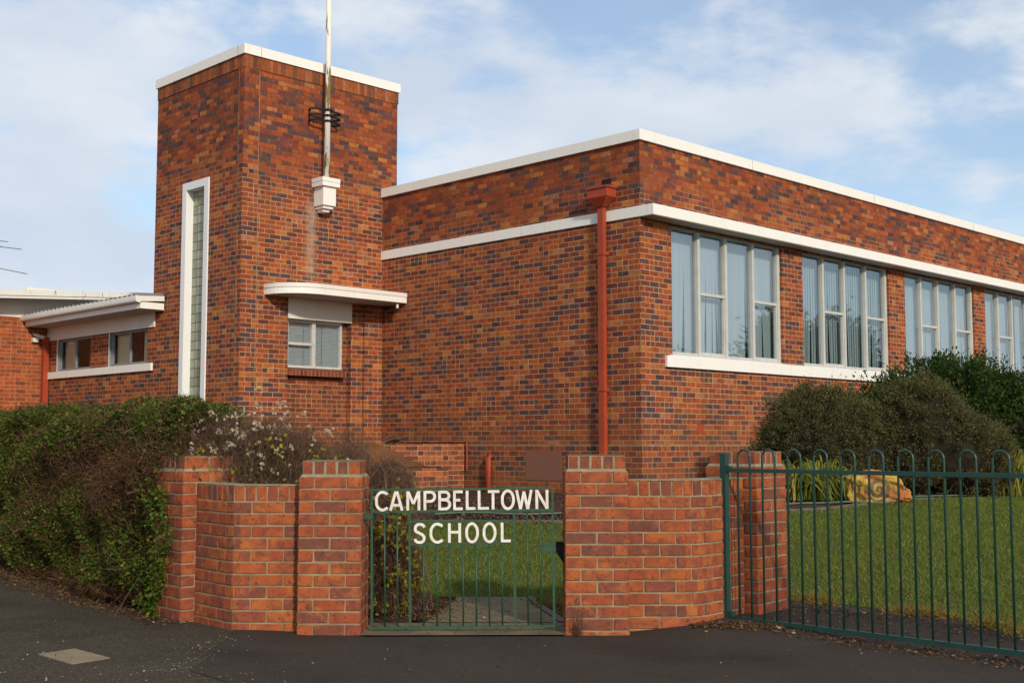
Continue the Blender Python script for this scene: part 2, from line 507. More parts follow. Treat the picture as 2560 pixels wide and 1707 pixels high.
def glass_mat(name, refl, tint):
    s = NT(name)
    tr = s.n('ShaderNodeBsdfTransparent')
    tr.inputs[0].default_value = (*tint, 1)
    gl = s.n('ShaderNodeBsdfGlossy')
    gl.inputs['Roughness'].default_value = .02
    gl.inputs['Color'].default_value = (.86, .93, .98, 1)
    ob = s.n('ShaderNodeTexCoord').outputs['Object']
    bp = s.n('ShaderNodeBump')
    bp.inputs['Strength'].default_value = .05
    bp.inputs['Distance'].default_value = .02
    s.l(s.noise(ob, 1.3, 2), bp.inputs['Height'])
    s.l(bp.outputs[0], gl.inputs['Normal'])
    lw = s.n('ShaderNodeLayerWeight')
    lw.inputs['Blend'].default_value = .25
    f = s.math('ADD', s.math('MULTIPLY', lw.outputs['Fresnel'], .6), refl, None, True)
    mx = s.n('ShaderNodeMixShader')
    s.l(f, mx.inputs[0])
    s.l(tr.outputs[0], mx.inputs[1])
    s.l(gl.outputs[0], mx.inputs[2])
    s.l(mx.outputs[0], s.out.inputs['Surface'])
    return s.m


M['glass'] = glass_mat('window_glass', .26, (.90, .93, .92))
M['glass_dark'] = glass_mat('dim_glass', .05, (.80, .83, .82))


def blind_mat():
    s = NT('blind_fabric')
    g = s.n('ShaderNodeNewGeometry')
    c = s.ramp(g.outputs['Random Per Island'], [(0, (.34, .42, .455)), (1, (.39, .47, .505))])
    s.set(c, .85, .15)
    return s.m


M['blind'] = blind_mat()


def glassblock_mat():
    s = NT('glass_block')
    uv = s.n('ShaderNodeUVMap').outputs[0]
    b = s.n('ShaderNodeTexBrick')
    b.offset = 0
    b.inputs['Scale'].default_value = 1
    b.inputs['Brick Width'].default_value = .2133
    b.inputs['Row Height'].default_value = .1722
    b.inputs['Mortar Size'].default_value = .011
    b.inputs['Mortar Smooth'].default_value = .2
    b.inputs['Color1'].default_value = (0, 0, 0, 1)
    b.inputs['Color2'].default_value = (1, 1, 1, 1)
    s.l(uv, b.inputs['Vector'])
    c = s.ramp(b.outputs['Color'], [(0, (.22, .26, .17)), (.5, (.33, .37, .26)), (.9, (.42, .45, .33)), (1, (.20, .18, .12))])
    n = s.noise(uv, 14, 3, .6)
    c = s.mix(s.ramp(n, [(.35, 0), (.7, .5)]), c, (.19, .205, .165))
    c = s.mix(b.outputs['Fac'], c, (.20, .125, .06))
    s.set(c, s.mix(b.outputs['Fac'], .30, .9), .3)
    h = s.math('ADD', s.math('SUBTRACT', 1, b.outputs['Fac']), s.math('MULTIPLY', n, .6))
    s.bump(h, .35, .01)
    return s.m


M['glassblock'] = glassblock_mat()


def boulder_mat():
    s = NT('painted_boulder')
    ob = s.n('ShaderNodeTexCoord').outputs['Object']
    n = s.noise(ob, 5, 6, .7, .4)
    c = s.ramp(n, [(.3, (.47, .31, .045)), (.46, (.50, .33, .06)), (.56, (.40, .17, .05)), (.68, (.26, .075, .04))])
    sp = s.n('ShaderNodeSeparateXYZ')
    s.l(ob, sp.inputs[0])
    redr = s.math('MULTIPLY_ADD', sp.outputs['X'], 3.0, -.25, True)
    c = s.mix(s.math('MULTIPLY', redr, s.ramp(s.noise(ob, 7, 5, .7), [(.4, 0), (.6, .9)])), c, (.34, .075, .035))
    wob = s.noise(ob, 5, 3)
    dx = s.math('ADD', sp.outputs['X'], .02)
    dz = s.math('MULTIPLY', s.math('SUBTRACT', sp.outputs['Z'], .205), 1.0)
    rr = s.math('SQRT', s.math('ADD', s.math('MULTIPLY', dx, dx), s.math('MULTIPLY', dz, dz)))
    rr = s.math('ADD', rr, s.math('MULTIPLY', s.math('SUBTRACT', wob, .5), .07))
    th = s.math('DIVIDE', s.math('ARCTAN2', dz, dx), 2 * math.pi)
    ph = s.math('FRACT', s.math('ADD', s.math('DIVIDE', rr, .085), th))
    band = s.math('MULTIPLY', s.math('GREATER_THAN', ph, .36), s.math('LESS_THAN', rr, .165))
    c = s.mix(s.math('MULTIPLY', band, .80), c, (.070, .072, .055))
    c = s.mix(s.ramp(s.noise(ob, 35, 4, .7), [(.5, 0), (.75, .4)]), c, (.16, .09, .03))
    s.set(c, .85, .2)
    s.bump(s.noise(ob, 16, 6, .65), .7, .03)
    return s.m


M['boulder'] = boulder_mat()


# ------------------------------------------------------------------ mesh helpers
class MB:
    """collects quads / polys with per-loop UVs, then links ONE mesh object"""

    def __init__(s):
        s.v, s.f, s.uv, s.mi = [], [], [], []

    def poly(s, pts, uvs=None, mi=0):
        i = len(s.v)
        s.v += [tuple(p) for p in pts]
        s.f.append(tuple(range(i, i + len(pts))))
        s.uv.append(uvs if uvs else [(p[0], p[2]) for p in pts])
        s.mi.append(mi)

    def box(s, a, b, mi=0, faces='xXyYzZ'):
        x0, y0, z0 = a
        x1, y1, z1 = b
        P = lambda x, y, z: (x, y, z)
        if 'y' in faces:
            s.poly([P(x0, y0, z0), P(x1, y0, z0), P(x1, y0, z1), P(x0, y0, z1)], [(x0, z0), (x1, z0), (x1, z1), (x0, z1)], mi)
        if 'Y' in faces:
            s.poly([P(x1, y1, z0), P(x0, y1, z0), P(x0, y1, z1), P(x1, y1, z1)], [(-x1, z0), (-x0, z0), (-x0, z1), (-x1, z1)], mi)
        if 'x' in faces:
            s.poly([P(x0, y1, z0), P(x0, y0, z0), P(x0, y0, z1), P(x0, y1, z1)], [(x0 - y1 + y0, z0), (x0, z0), (x0, z1), (x0 - y1 + y0, z1)], mi)
        if 'X' in faces:
            s.poly([P(x1, y0, z0), P(x1, y1, z0), P(x1, y1, z1), P(x1, y0, z1)], [(x1, z0), (x1 + y1 - y0, z0), (x1 + y1 - y0, z1), (x1, z1)], mi)
        if 'z' in faces:
            s.poly([P(x0, y1, z0), P(x1, y1, z0), P(x1, y0, z0), P(x0, y0, z0)], [(x0, y1), (x1, y1), (x1, y0), (x0, y0)], mi)
        if 'Z' in faces:
            s.poly([P(x0, y0, z1), P(x1, y0, z1), P(x1, y1, z1), P(x0, y1, z1)], [(x0, y0), (x1, y0), (x1, y1), (x0, y1)], mi)

    def tube(s, pts, r, n=8, caps=True, r1=None):
        pts = [Vector(p) for p in pts]
        N = len(pts)
        base = len(s.v)
        for i, p in enumerate(pts):
            if i == 0:
                t = pts[1] - pts[0]
            elif i == N - 1:
                t = pts[-1] - pts[-2]
            else:
                t = (pts[i + 1] - p).normalized() + (p - pts[i - 1]).normalized()
            t.normalize()
            up = Vector((0, 0, 1)) if abs(t.z) < .9 else Vector((1, 0, 0))
            a = t.cross(up).normalized()
            b = t.cross(a).normalized()
            rr = r if r1 is None else r + (r1 - r) * i / (N - 1)
            for k in range(n):
                an = 2 * math.pi * k / n
                s.v.append(tuple(p + (a * math.cos(an) + b * math.sin(an)) * rr))
        for i in range(N - 1):
            for k in range(n):
                k2 = (k + 1) % n
                s.f.append((base + i * n + k, base + i * n + k2, base + (i + 1) * n + k2, base + (i + 1) * n + k))
                s.uv.append([(0, 0)] * 4)
                s.mi.append(0)
        if caps:
            for st, rev in ((base, False), (base + (N - 1) * n, True)):
                ids = [st + k for k in range(n)]
                s.f.append(tuple(ids[::-1] if not rev else ids))
                s.uv.append([(0, 0)] * n)
                s.mi.append(0)

    def prism(s, outline, axis_from, axis_to, mi=0):
        """outline: list of 3D points (planar); extruded by vector axis_to-axis_from"""
        d = Vector(axis_to) - Vector(axis_from)
        a = [Vector(p) for p in outline]
        b = [p + d for p in a]
        s.poly(a[::-1], None, mi)
        s.poly(b, None, mi)
        n = len(a)
        for i in range(n):
            j = (i + 1) % n
            s.poly([a[i], a[j], b[j], b[i]], None, mi)

    def build(s, name, mats, parent=None, smooth=False, bevel=0, bseg=2, loc=None, fixn=False):
        me = bpy.data.meshes.new(name)
        me.from_pydata(s.v, [], s.f)
        if s.uv:
            ul = me.uv_layers.new(name='UVMap')
            flat = [c for q in s.uv for p in q for c in p]
            ul.data.foreach_set('uv', flat)
        if not isinstance(mats, (list, tuple)):
            mats = [mats]
        for m in mats:
            me.materials.append(m)
        if len(mats) > 1:
            me.polygons.foreach_set('material_index', s.mi)
        if smooth:
            me.polygons.foreach_set('use_smooth', [True] * len(me.polygons))
        if fixn:
            bm = bmesh.new()
            bm.from_mesh(me)
            bmesh.ops.remove_doubles(bm, verts=bm.verts, dist=1e-5)
            bmesh.ops.recalc_face_normals(bm, faces=bm.faces)
            bm.to_mesh(me)
            bm.free()
        me.update()
        o = bpy.data.objects.new(name, me)
        col.objects.link(o)
        if parent:
            o.parent = parent
        if loc:
            o.location = loc
        if bevel:
            bv = o.modifiers.new('bevel', 'BEVEL')
            bv.width = bevel
            bv.segments = bseg
            bv.limit_method = 'ANGLE'
        return o


def np_obj(name, verts, faces, mat, parent=None, smooth=False):
    me = bpy.data.meshes.new(name)
    verts = np.asarray(verts, dtype=np.float32)
    faces = np.asarray(faces, dtype=np.int32)
    nv, nf, k = len(verts), len(faces), faces.shape[1]
    me.vertices.add(nv)
    me.vertices.foreach_set('co', verts.ravel())
    me.loops.add(nf * k)
    me.loops.foreach_set('vertex_index', faces.ravel())
    me.polygons.add(nf)
    me.polygons.foreach_set('loop_start', np.arange(0, nf * k, k, dtype=np.int32))
    me.polygons.foreach_set('loop_total', np.full(nf, k, dtype=np.int32))
    if smooth:
        me.polygons.foreach_set('use_smooth', np.ones(nf, dtype=bool))
    me.materials.append(mat)
    me.update(calc_edges=True)
    me.validate()
    o = bpy.data.objects.new(name, me)
    col.objects.link(o)
    if parent:
        o.parent = parent
    return o


def tag(o, label=None, cat=None, group=None, kind=None):
    if label:
        o['label'] = label
    if cat:
        o['category'] = cat
    if group:
        o['group'] = group
    if kind:
        o['kind'] = kind
    return o


def empty(name, loc=(0, 0, 0), rz=0, label=None, cat=None, group=None):
    o = bpy.data.objects.new(name, None)
    col.objects.link(o)
    o.location = loc
    o.rotation_euler = (0, 0, rz)
    o.empty_display_size = .2
    return tag(o, label, cat, group)


def unit(a):
    return a / np.maximum(np.linalg.norm(a, axis=1, keepdims=True), 1e-9)


def rand_dirs(n):
    return unit(rng.normal(size=(n, 3)))


def leaves(pos, dirs, L, W, fold=.25):
    """folded diamond leaves: (verts, quads-as-tris)"""
    n = len(pos)
    dirs = unit(dirs)
    L = np.broadcast_to(np.asarray(L, float), (n,))[:, None]
    W = np.broadcast_to(np.asarray(W, float), (n,))[:, None]
    side = unit(np.cross(dirs, rand_dirs(n)))
    nor = np.cross(side, dirs)
    b = pos
    t = pos + dirs * L
    m = pos + dirs * L * .45 + nor * W * fold
    v = np.stack([b, m + side * W * .5, t, m - side * W * .5], 1).reshape(-1, 3)
    i = np.arange(n)[:, None] * 4
    f = np.concatenate([i + [0, 1, 2], i + [0, 2, 3]], 1).reshape(-1, 3)
    return v, f


def twigs(p0, p1, bend, r, seg=3):
    """thin three-sided curved twigs"""
    n = len(p0)
    ts = np.linspace(0, 1, seg + 1)
    d = unit(p1 - p0)
    a = unit(np.cross(d, rand_dirs(n)))
    b = np.cross(d, a)
    rings = []
    for t in ts:
        c = p0 + (p1 - p0) * t + bend * (4 * t * (1 - t))
        rr = (np.broadcast_to(np.asarray(r, float), (n,)) * (1 - .7 * t))[:, None]
        for k in range(3):
            an = 2 * math.pi * k / 3
            rings.append(c + (a * math.cos(an) + b * math.sin(an)) * rr)
    v = np.stack(rings, 1)
    K = v.shape[1]
    v = v.reshape(-1, 3)
    f = []
    for s_ in range(seg):
        for k in range(3):
            k2 = (k + 1) % 3
            f.append([s_ * 3 + k, s_ * 3 + k2, (s_ + 1) * 3 + k2, (s_ + 1) * 3 + k])
    f = np.array(f)
    F = (np.arange(n)[:, None, None] * K + f[None]).reshape(-1, 4)
    return v, F


def fbm(x, y, z=0.0, s=1.0):
    return noise.fractal(Vector((x * s, y * s, z * s)), 1.0, 2.0, 3)


def blob(name, ells, mat, parent, res=4, amp=.1, freq=3.0):
    """opaque noisy core made of merged ellipsoids [(center, radii)]"""
    bm = bmesh.new()
    for c, r in ells:
        g = bmesh.ops.create_icosphere(bm, subdivisions=res, radius=1.0)
        for v in g['verts']:
            p = Vector(v.co)
            k = 1 + amp * noise.noise(p * freq + Vector(c))
            v.co = Vector((c[0] + p.x * r[0] * k, c[1] + p.y * r[1] * k, c[2] + p.z * r[2] * k))
    me = bpy.data.meshes.new(name)
    bm.to_mesh(me)
    bm.free()
    me.materials.append(mat)
    o = bpy.data.objects.new(name, me)
    col.objects.link(o)
    o.parent = parent
    return o


# ------------------------------------------------------------------ terrain
def sstep(t):
    t = min(1, max(0, t))
    return t * t * (3 - 2 * t)


def G(x, y):
    """ground height"""
    w = y - 9.2
    if x > 1.6:
        w = max(w, (x - 1.6) * .72 + (y - 9.3) * .69)
    q_ = min(1, max(0, (w - 1.3) / 5.3))
    inner = .40 * (.4 * sstep(q_) + .6 * q_) + .14 * sstep((w - 6.2) / 2.2)
    z = -.022 + .07 * sstep((x - .75) / .7) * sstep((y - 8.3) / 1.0) * (1 - sstep((x - 4) / 4))
    z += .022 * sstep((-1.3 - x) / .6)
    return z + inner


def patch(name, poly, res, dz, mat, bump=0.0):
    xs = [p[0] for p in poly]
    ys = [p[1] for p in poly]
    pts = []
    n = len(poly)
    bnd = []
    for i in range(n):
        a, b = Vector(poly[i]), Vector(poly[(i + 1) % n])
        k = max(1, int((b - a).length / res))
        for j in range(k):
            bnd.append(a + (b - a) * j / k)
    nb = len(bnd)
    pts = list(bnd)
    x = min(xs) + res / 2
    while x < max(xs):
        y = min(ys) + res / 2
        while y < max(ys):
            pts.append(Vector((x + rnd.uniform(-.2, .2) * res, y + rnd.uniform(-.2, .2) * res)))
            y += res
        x += res
    edges = [(i, (i + 1) % nb) for i in range(nb)]
    vo, eo, fo, *_ = delaunay_2d_cdt(pts, edges, [], 1, 1e-5)
    vv = [(p.x, p.y, G(p.x, p.y) + dz + (bump * fbm(p.x, p.y, 0, 1.5) if bump else 0)) for p in vo]
    me = bpy.data.meshes.new(name)
    me.from_pydata(vv, [], [tuple(f) for f in fo])
    me.materials.append(mat)
    me.update()
    bm = bmesh.new()
    bm.from_mesh(me)
    bmesh.ops.recalc_face_normals(bm, faces=bm.faces)
    for f in bm.faces:
        if f.normal.z < 0:
            f.normal_flip()
    bm.to_mesh(me)
    bm.free()
    me.polygons.foreach_set('use_smooth', [True] * len(me.polygons))
    o = bpy.data.objects.new(name, me)
    col.objects.link(o)
    return tag(o, kind='structure')


def grid_ground():
    xs = np.concatenate([np.arange(-600, -20, 60), np.arange(-20, 30, .5), np.arange(30, 600, 60)])
    ys = np.concatenate([np.arange(-600, -10, 60), np.arange(-10, 45, .5), np.arange(45, 600, 60)])
    v = [(x, y, G(x, y) - .03) for y in ys for x in xs]
    nx = len(xs)
    f = [(j * nx + i, j * nx + i + 1, (j + 1) * nx + i + 1, (j + 1) * nx + i) for j in range(len(ys) - 1) for i in range(nx - 1)]
    return tag(np_obj('ground', v, f, M['soil'], smooth=True), kind='structure')


grid_ground()
BED = [(-3.2, 15.0), (-1.2, 15.5), (.6, 15.45), (2.2, 15.5), (4.1, 16.15), (6.4, 17.75), (8.95, 20.0), (14, 25.0)]
patch('pavement', [(-12, -6), (14, -6), (14, 4), (4.4, 8.0), (1.9, 9.9), (.6, 9.3), (-1.2, 9.3), (-2.4, 9.5), (-6.5, 13.4), (-12, 13.4)], .16, -.004, M['old_asphalt'])
patch('asphalt_strip', [(-2.03, 9.1), (-1.92, 7.42), (-1.50, 6.98), (-.6, 6.2), (2.5, 4.0), (8, 2.0), (9, 4.0), (6.0, 6.9), (3.75, 8.95), (2.9, 9.85), (2.43, 10.42), (1.4, 10.45), (1.2, 9.25), (.4, 9.2), (.36, 8.86), (-1.05, 8.84), (-1.06, 9.15)], .13, -.0005, M['new_asphalt'])
patch('gate_threshold', [(-1.08, 8.845), (.385, 8.87), (.40, 9.45), (-1.08, 9.45)], .2, .010, M['concrete'])
patch('garden_path', [(-.66, 9.452), (.36, 9.452), (.12, 10.85), (-.48, 10.85)], .2, .014, M['concrete'])
patch('path_edging', [(.365, 9.452), (.43, 9.452), (.185, 10.87), (.125, 10.87)], .2, .020, M['kerb'])
patch('lawn', [(-3.5, 10.95), (.2, 10.9), (.55, 10.25), (1.4, 10.47), (2.44, 10.40), (2.88, 9.75), (3.66, 8.76), (5.95, 6.75), (9.0, 5.0), (22, 15), (14, 25.5)] + BED[::-1][1:], .5, .002, M['lawn'])
patch('garden_bed', BED + [(20, 33), (4, 22), (-1.0, 25), (-3.2, 22)], .5, .004, M['mulch'], .06)
patch('soil_strip', [(-2.2, 9.75), (-1.6, 9.46), (-.80, 9.46), (-.52, 10.9), (-2.2, 10.94)], .3, .006, M['mulch'], .02)

# ------------------------------------------------------------------ school building (u along facade, v depth)
aR = R(45.3)
C0 = (2.0412, 19.28, 0)
eR = Vector((math.sin(aR), math.cos(aR), 0))
eL = Vector((-math.cos(aR), math.sin(aR), 0))


def W(u, v, z):
    return Vector(C0) + eR * u + eL * v + Vector((0, 0, z))


school = empty('school_building', C0, R(44.7), 'red brick school building with square tower, flat white parapets and a row of classroom windows', 'school building')
V1, UN = 6.55, -3.2
U_END = 24.0
ZB = 0.2
WIN = [.80, 4.74, 8.66, 12.47, 16.36, 20.25]
WW = 3.25

# main wing walls
wb = MB()
# side wall (u=0, facing -u), along = -v so that courses run round the corner
wb.poly([(0, V1 + .4, ZB), (0, 0, ZB), (0, 0, 6.2), (0, V1 + .4, 6.2)], [(-V1 - .4, ZB), (0, ZB), (0, 6.2), (-V1 - .4, 6.2)])


def fq(u0, u1, z0, z1, v=0.0):
    wb.poly([(u0, v, z0), (u1, v, z0), (u1, v, z1), (u0, v, z1)], [(u0, z0), (u1, z0), (u1, z1), (u0, z1)])


fq(0, U_END, ZB, 2.60)
fq(0, U_END, 4.90, 6.2)
edges = [0.0]
for w0 in WIN:
    edges += [w0, w0 + WW]
edges.append(U_END)
for i in range(0, len(edges), 2):
    a, b = edges[i], edges[i + 1]
    fq(a, b, 2.60, 4.90)
    if i > 0:
        wb.poly([(a, .20, 2.60), (a, 0, 2.60), (a, 0, 4.90), (a, .20, 4.90)], [(a - .2, 2.6), (a, 2.6), (a, 4.9), (a - .2, 4.9)])
    if i < len(edges) - 2:
        wb.poly([(b, 0, 2.60), (b, .2, 2.60), (b, .2, 4.90), (b, 0, 4.90)], [(b, 2.6), (b + .2, 2.6), (b + .2, 4.9), (b, 4.9)])
wb.poly([(U_END, 0, ZB), (U_END, 9, ZB), (U_END, 9, 6.2), (U_END, 0, 6.2)], [(0, ZB), (9, ZB), (9, 6.2), (0, 6.2)])
wb.poly([(U_END, 9, ZB), (.36, 9, ZB), (.36, 9, 6.2), (U_END, 9, 6.2)], [(0, ZB), (23.6, ZB), (23.6, 6.2), (0, 6.2)])
wall = wb.build('wing_wall', M['brick_wing'], school)

pb = MB()
pb.box((-.022, -.022, ZB), (U_END, .05, 1.335), faces='yZ')
pb.poly([(-.022, V1, ZB), (-.022, -.022, ZB), (-.022, -.022, 1.335), (-.022, V1, 1.335)], [(-V1, ZB), (-.022, ZB), (-.022, 1.335), (-V1, 1.335)])
pb.poly([(-.022, -.022, 1.335), (.02, -.022, 1.335), (.02, V1, 1.335), (-.022, V1, 1.335)])
pb.build('plinth', M['brick_plinth'], school)
t = MB()
for (pa_, pb_) in (((-.0235, -.0235), (-.0235, V1 - .001)), ((U_END, -.0235), (-.0235, -.0235))):
    t.poly([(*pb_, 1.322), (*pa_, 1.322), (*pa_, 1.337), (*pb_, 1.337)])
t.build('plinth_joint', M['mortar'], school)

t = MB()
t.box((.05, .22, 6.02), (U_END - .05, 8.9, 6.06))
t.build('flat_roof', M['roofing'], school)
t = MB()
t.box((.02, 3.2, .6), (U_END, 3.25, 5.9))
t.box((.02, .25, 2.0), (U_END, 3.2, 2.05))
t.build('classroom_lining', M['room'], school)

# parapet cap and projecting band (one continuous L each)
t = MB()
cap = [(-.045, -.045), (U_END, -.045), (U_END, .26), (.26, .26), (.26, V1 - .002), (-.045, V1 - .002)]
t.prism([(x, y, 6.195) for x, y in cap], (0, 0, 0), (0, 0, .175))
t.build('parapet_cap', M['white'], school, bevel=.006, fixn=True)
t = MB()
band = [(-.032, -.30), (U_END, -.30), (U_END, -.003), (-.003, -.003), (-.003, V1 - .002), (-.032, V1 - .002)]
t.prism([(x, y, 4.950) for x, y in band], (0, 0, 0), (0, 0, .175))
bo = t.build('band_course', M['white'], school, bevel=.006, fixn=True)
t = MB()
t.box((-.02, -.285, 4.942), (U_END, .06, 4.948))
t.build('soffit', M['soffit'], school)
t = MB()
t.box((.60, -.055, 2.580), (U_END, .0, 2.765))
t.prism([(.72, 0.0, 2.765), (.72, -.05, 2.765), (.72, .045, 2.80)], (0, 0, 0), (U_END - .74, 0, 0))
t.build('window_sill', M['white'], school, bevel=.005, fixn=True)


def box_bar(b, u0, u1, v0, v1, z0, z1):
    b.box((u0, v0, z0), (u1, v1, z1))


def classroom_window(w0, idx):
    z0, z1 = 2.80, 4.925
    v0 = .05
    f = MB()
    e = .0015
    box_bar(f, w0 + .001, w0 + .05, v0, v0 + .09, z0, z1)                 # left jamb
    box_bar(f, w0 + WW - .085, w0 + WW - .001, v0, v0 + .09, z0, z1)       # right jamb
    mull = [.80, 1.58, 2.40]
    for m_ in mull:
        box_bar(f, w0 + m_ - .034, w0 + m_ + .034, v0 - .006, v0 + .09, z0, z1)
    spans = [(.05, .766), (.834, 1.546), (1.614, 2.366), (2.434, WW - .085)]
    for k, (a, b) in enumerate(spans):
        box_bar(f, w0 + a + e, w0 + b - e, v0 + .006, v0 + .085, z0 + e, z0 + .045)
        box_bar(f, w0 + a + e, w0 + b - e, v0 + .006, v0 + .085, z1 - .04, z1 - e)
        if k in (1, 3):
            zm = 3.865 if k == 1 else 3.80
            zm = 3.86
            box_bar(f, w0 + a + e, w0 + b - e, v0 + .004, v0 + .07, zm - .025, zm + .025)
            # opening sash: thin stiles below the transom
            box_bar(f, w0 + a + e, w0 + a + .028, v0 + .012, v0 + .07, z0 + .046, zm - .031)
            box_bar(f, w0 + b - .028, w0 + b - e, v0 + .012, v0 + .07, z0 + .046, zm - .031)
            box_bar(f, w0 + a + .029, w0 + b - .029, v0 + .012, v0 + .07, z0 + .046, z0 + .075)
    fo = f.build('window', M['frame'], school, bevel=.004, bseg=1)
    g = MB()
    for a, b in spans:
        g.poly([(w0 + a - .01, v0 + .05, z0 + .02), (w0 + b + .01, v0 + .05, z0 + .02), (w0 + b + .01, v0 + .05, z1 - .02), (w0 + a - .01, v0 + .05, z1 - .02)])
    g.build('pane', M['glass'], fo)
    s = MB()
    r = random.Random(100 + idx)
    p = .088
    x = w0 + .04
    openness = [R(1.5), R(9), R(2), R(2), R(4), R(6)][idx]
    while x < w0 + WW:
        a = openness + R(r.uniform(-.8, .8)) + (R(22) if r.random() < .05 else 0)
        hw = .047
        dx, dv = math.cos(a) * hw, math.sin(a) * hw
        sway = r.gauss(0, .004) + (r.choice([-1, 1]) * r.uniform(.03, .085) if r.random() < .16 else 0)
        vb = v0 + .17
        n = 5
        zt, zb = 4.93, 2.84 + r.uniform(-.01, .02)
        for i in range(n):
            t0, t1 = i / n, (i + 1) / n
            s0, s1 = sway * t0 ** 2, sway * t1 ** 2
            za, zc = zt + (zb - zt) * t0, zt + (zb - zt) * t1
            i0 = len(s.v)
            s.v += [(x - dx + s1, vb - dv, zc), (x + dx + s1, vb + dv, zc), (x + dx + s0, vb + dv, za), (x - dx + s0, vb - dv, za)]
            s.f.append((i0, i0 + 1, i0 + 2, i0 + 3))
            s.uv.append([(0, 0)] * 4)
            s.mi.append(0)
        x += p
    s.build('blind', M['blind'], fo, fixn=True)
    return fo


for i, w0 in enumerate(WIN):
    classroom_window(w0, i)

# rainhead, downpipe, overflow
t = MB()
t.box((-.24, .495, 5.335), (-.001, .91, 5.475))
t.box((-.262, .473, 5.476), (-.001, .932, 5.505))
top = [(-.239, .496), (-.239, .909), (-.002, .909), (-.002, .496)]
bot = [(-.15, .655), (-.15, .81), (-.045, .81), (-.045, .655)]
for i in range(4):
    j = (i + 1) % 4
    t.poly([(*top[j], 5.334), (*top[i], 5.334), (*bot[i], 5.19), (*bot[j], 5.19)])
t.build('rainhead', M['red_pipe'], school, bevel=.004)
t = MB()
t.box((-.128, .675, .45), (-.045, .790, 5.192))
dp = t.build('downpipe', M['red_pipe'], school, bevel=.008)
for z in (2.19, 4.4):
    t = MB()
    t.box((-.138, .662, z), (-.002, .803, z + .05))
    t.build('pipe_bracket', M['red_pipe'], dp)
t = MB()
t.box((-.004, .60, 5.59), (-.0005, .80, 5.665))  # thin dark plate on the wall face; hole's shade painted, nothing cut
t.build('overflow_shade_plate', M['dark'], school)
t = MB()
t.box((-.028, 1.70, .73), (-.0235, 2.549, 1.24))
t.build('plaque', M['granite'], school)['label'] = 'plain dark red granite plaque set low in the side wall'
t = MB()
t.tube([(-.02, 3.40, 1.13), (-.09, 3.40, 1.13), (-.10, 3.40, 1.10), (-.10, 3.40, .3)], .045, 10)
t.build('waste_pipe', M['red_pipe'], school, smooth=True)
for uu, zz in ((1.42, 1.52), (5.6, 1.52)):
    t = MB()
    t.box((uu, -.004, zz), (uu + .21, -.001, zz + .15))
    t.build('air_brick', M['red_pipe'], school)

t = MB()
t.tube([(-.035, 4.10, 1.362), (-.04, 4.9, 1.358), (-.05, 5.7, 1.362)], .010, 6)
t.build('cable', M['black_iron'], school)
t = MB()
t.tube([(-.02, 4.08, 1.385), (-.05, 4.02, 1.385), (-.055, 4.00, 1.36), (-.055, 4.00, .9)], .014, 6)
t.build('conduit', M['red_pipe'], school)

# ---------------- tower
tb = MB()
ZT = 8.40
R0, R1, RD = -2.18, -.74, .14                       # window bay recess


def tq(u0, u1, z0, z1, v=V1):
    tb.poly([(u0, v, z0), (u1, v, z0), (u1, v, z1), (u0, v, z1)], [(u0, z0), (u1, z0), (u1, z1), (u0, z1)])


tq(UN, R0, ZB, ZT)
tq(R0, R1, 4.02, ZT)
tq(R1, .36, ZB, ZT)
tb.poly([(R1, V1 + RD, ZB), (R1, V1, ZB), (R1, V1, 4.02), (R1, V1 + RD, 4.02)], [(R1 - RD, ZB), (R1, ZB), (R1, 4.02), (R1 - RD, 4.02)])
tb.poly([(R0, V1, ZB), (R0, V1 + RD, ZB), (R0, V1 + RD, 4.02), (R0, V1, 4.02)], [(R0, ZB), (R0 + RD, ZB), (R0 + RD, 4.02), (R0, 4.02)])
VB = 9.70
SL0, SL1, SZ1 = 7.78, 8.52, 6.20                    # slit opening (v, z)


def lq(v0, v1, z0, z1):
    tb.poly([(UN, v1, z0), (UN, v0, z0), (UN, v0, z1), (UN, v1, z1)], [(UN - v1 + V1, z0), (UN - v0 + V1, z0), (UN - v0 + V1, z1), (UN - v1 + V1, z1)])


lq(V1, SL0, ZB, ZT)
lq(SL1, VB, ZB, ZT)
lq(SL0, SL1, SZ1, ZT)
lq(SL0, SL1, ZB, 1.95)
tb.poly([(.36, V1, ZB), (.36, VB, ZB), (.36, VB, ZT), (.36, V1, ZT)], [(.36, ZB), (3.5, ZB), (3.5, ZT), (.36, ZT)])
tb.poly([(.36, VB, ZB), (UN, VB, ZB), (UN, VB, ZT), (.36, VB, ZT)], [(0, ZB), (3.56, ZB), (3.56, ZT), (0, ZT)])
tb.build('tower_wall', M['brick_tower'], school)
# corner pier of its own bond, and the pilaster beside the wing
t = MB()
t.poly([(UN - .008, V1 - .008, ZB), (-2.885, V1 - .008, ZB), (-2.885, V1 - .008, 8.16), (UN - .008, V1 - .008, 8.16)], [(.118, ZB), (.434, ZB), (.434, 8.16), (.118, 8.16)])
t.poly([(UN - .008, 6.72, ZB), (UN - .008, V1 - .008, ZB), (UN - .008, V1 - .008, 8.16), (UN - .008, 6.72, 8.16)], [(-.06, ZB), (.118, ZB), (.118, 8.16), (-.06, 8.16)])
t.poly([(-2.885, V1 - .008, ZB), (-2.885, V1, ZB), (-2.885, V1, 8.16), (-2.885, V1 - .008, 8.16)])
t.poly([(UN, 6.72, ZB), (UN - .008, 6.72, ZB), (UN - .008, 6.72, 8.16), (UN, 6.72, 8.16)])
t.build('corner_pier', M['brick_tower'], school)
t = MB()
t.box((-.46, V1 - .06, ZB), (-.0235, V1 - .001, 4.0), faces='yxZ')
t.build('pilaster', M['brick_tower'], school)
t = MB()
zs0, zs1 = 8.155, 8.395
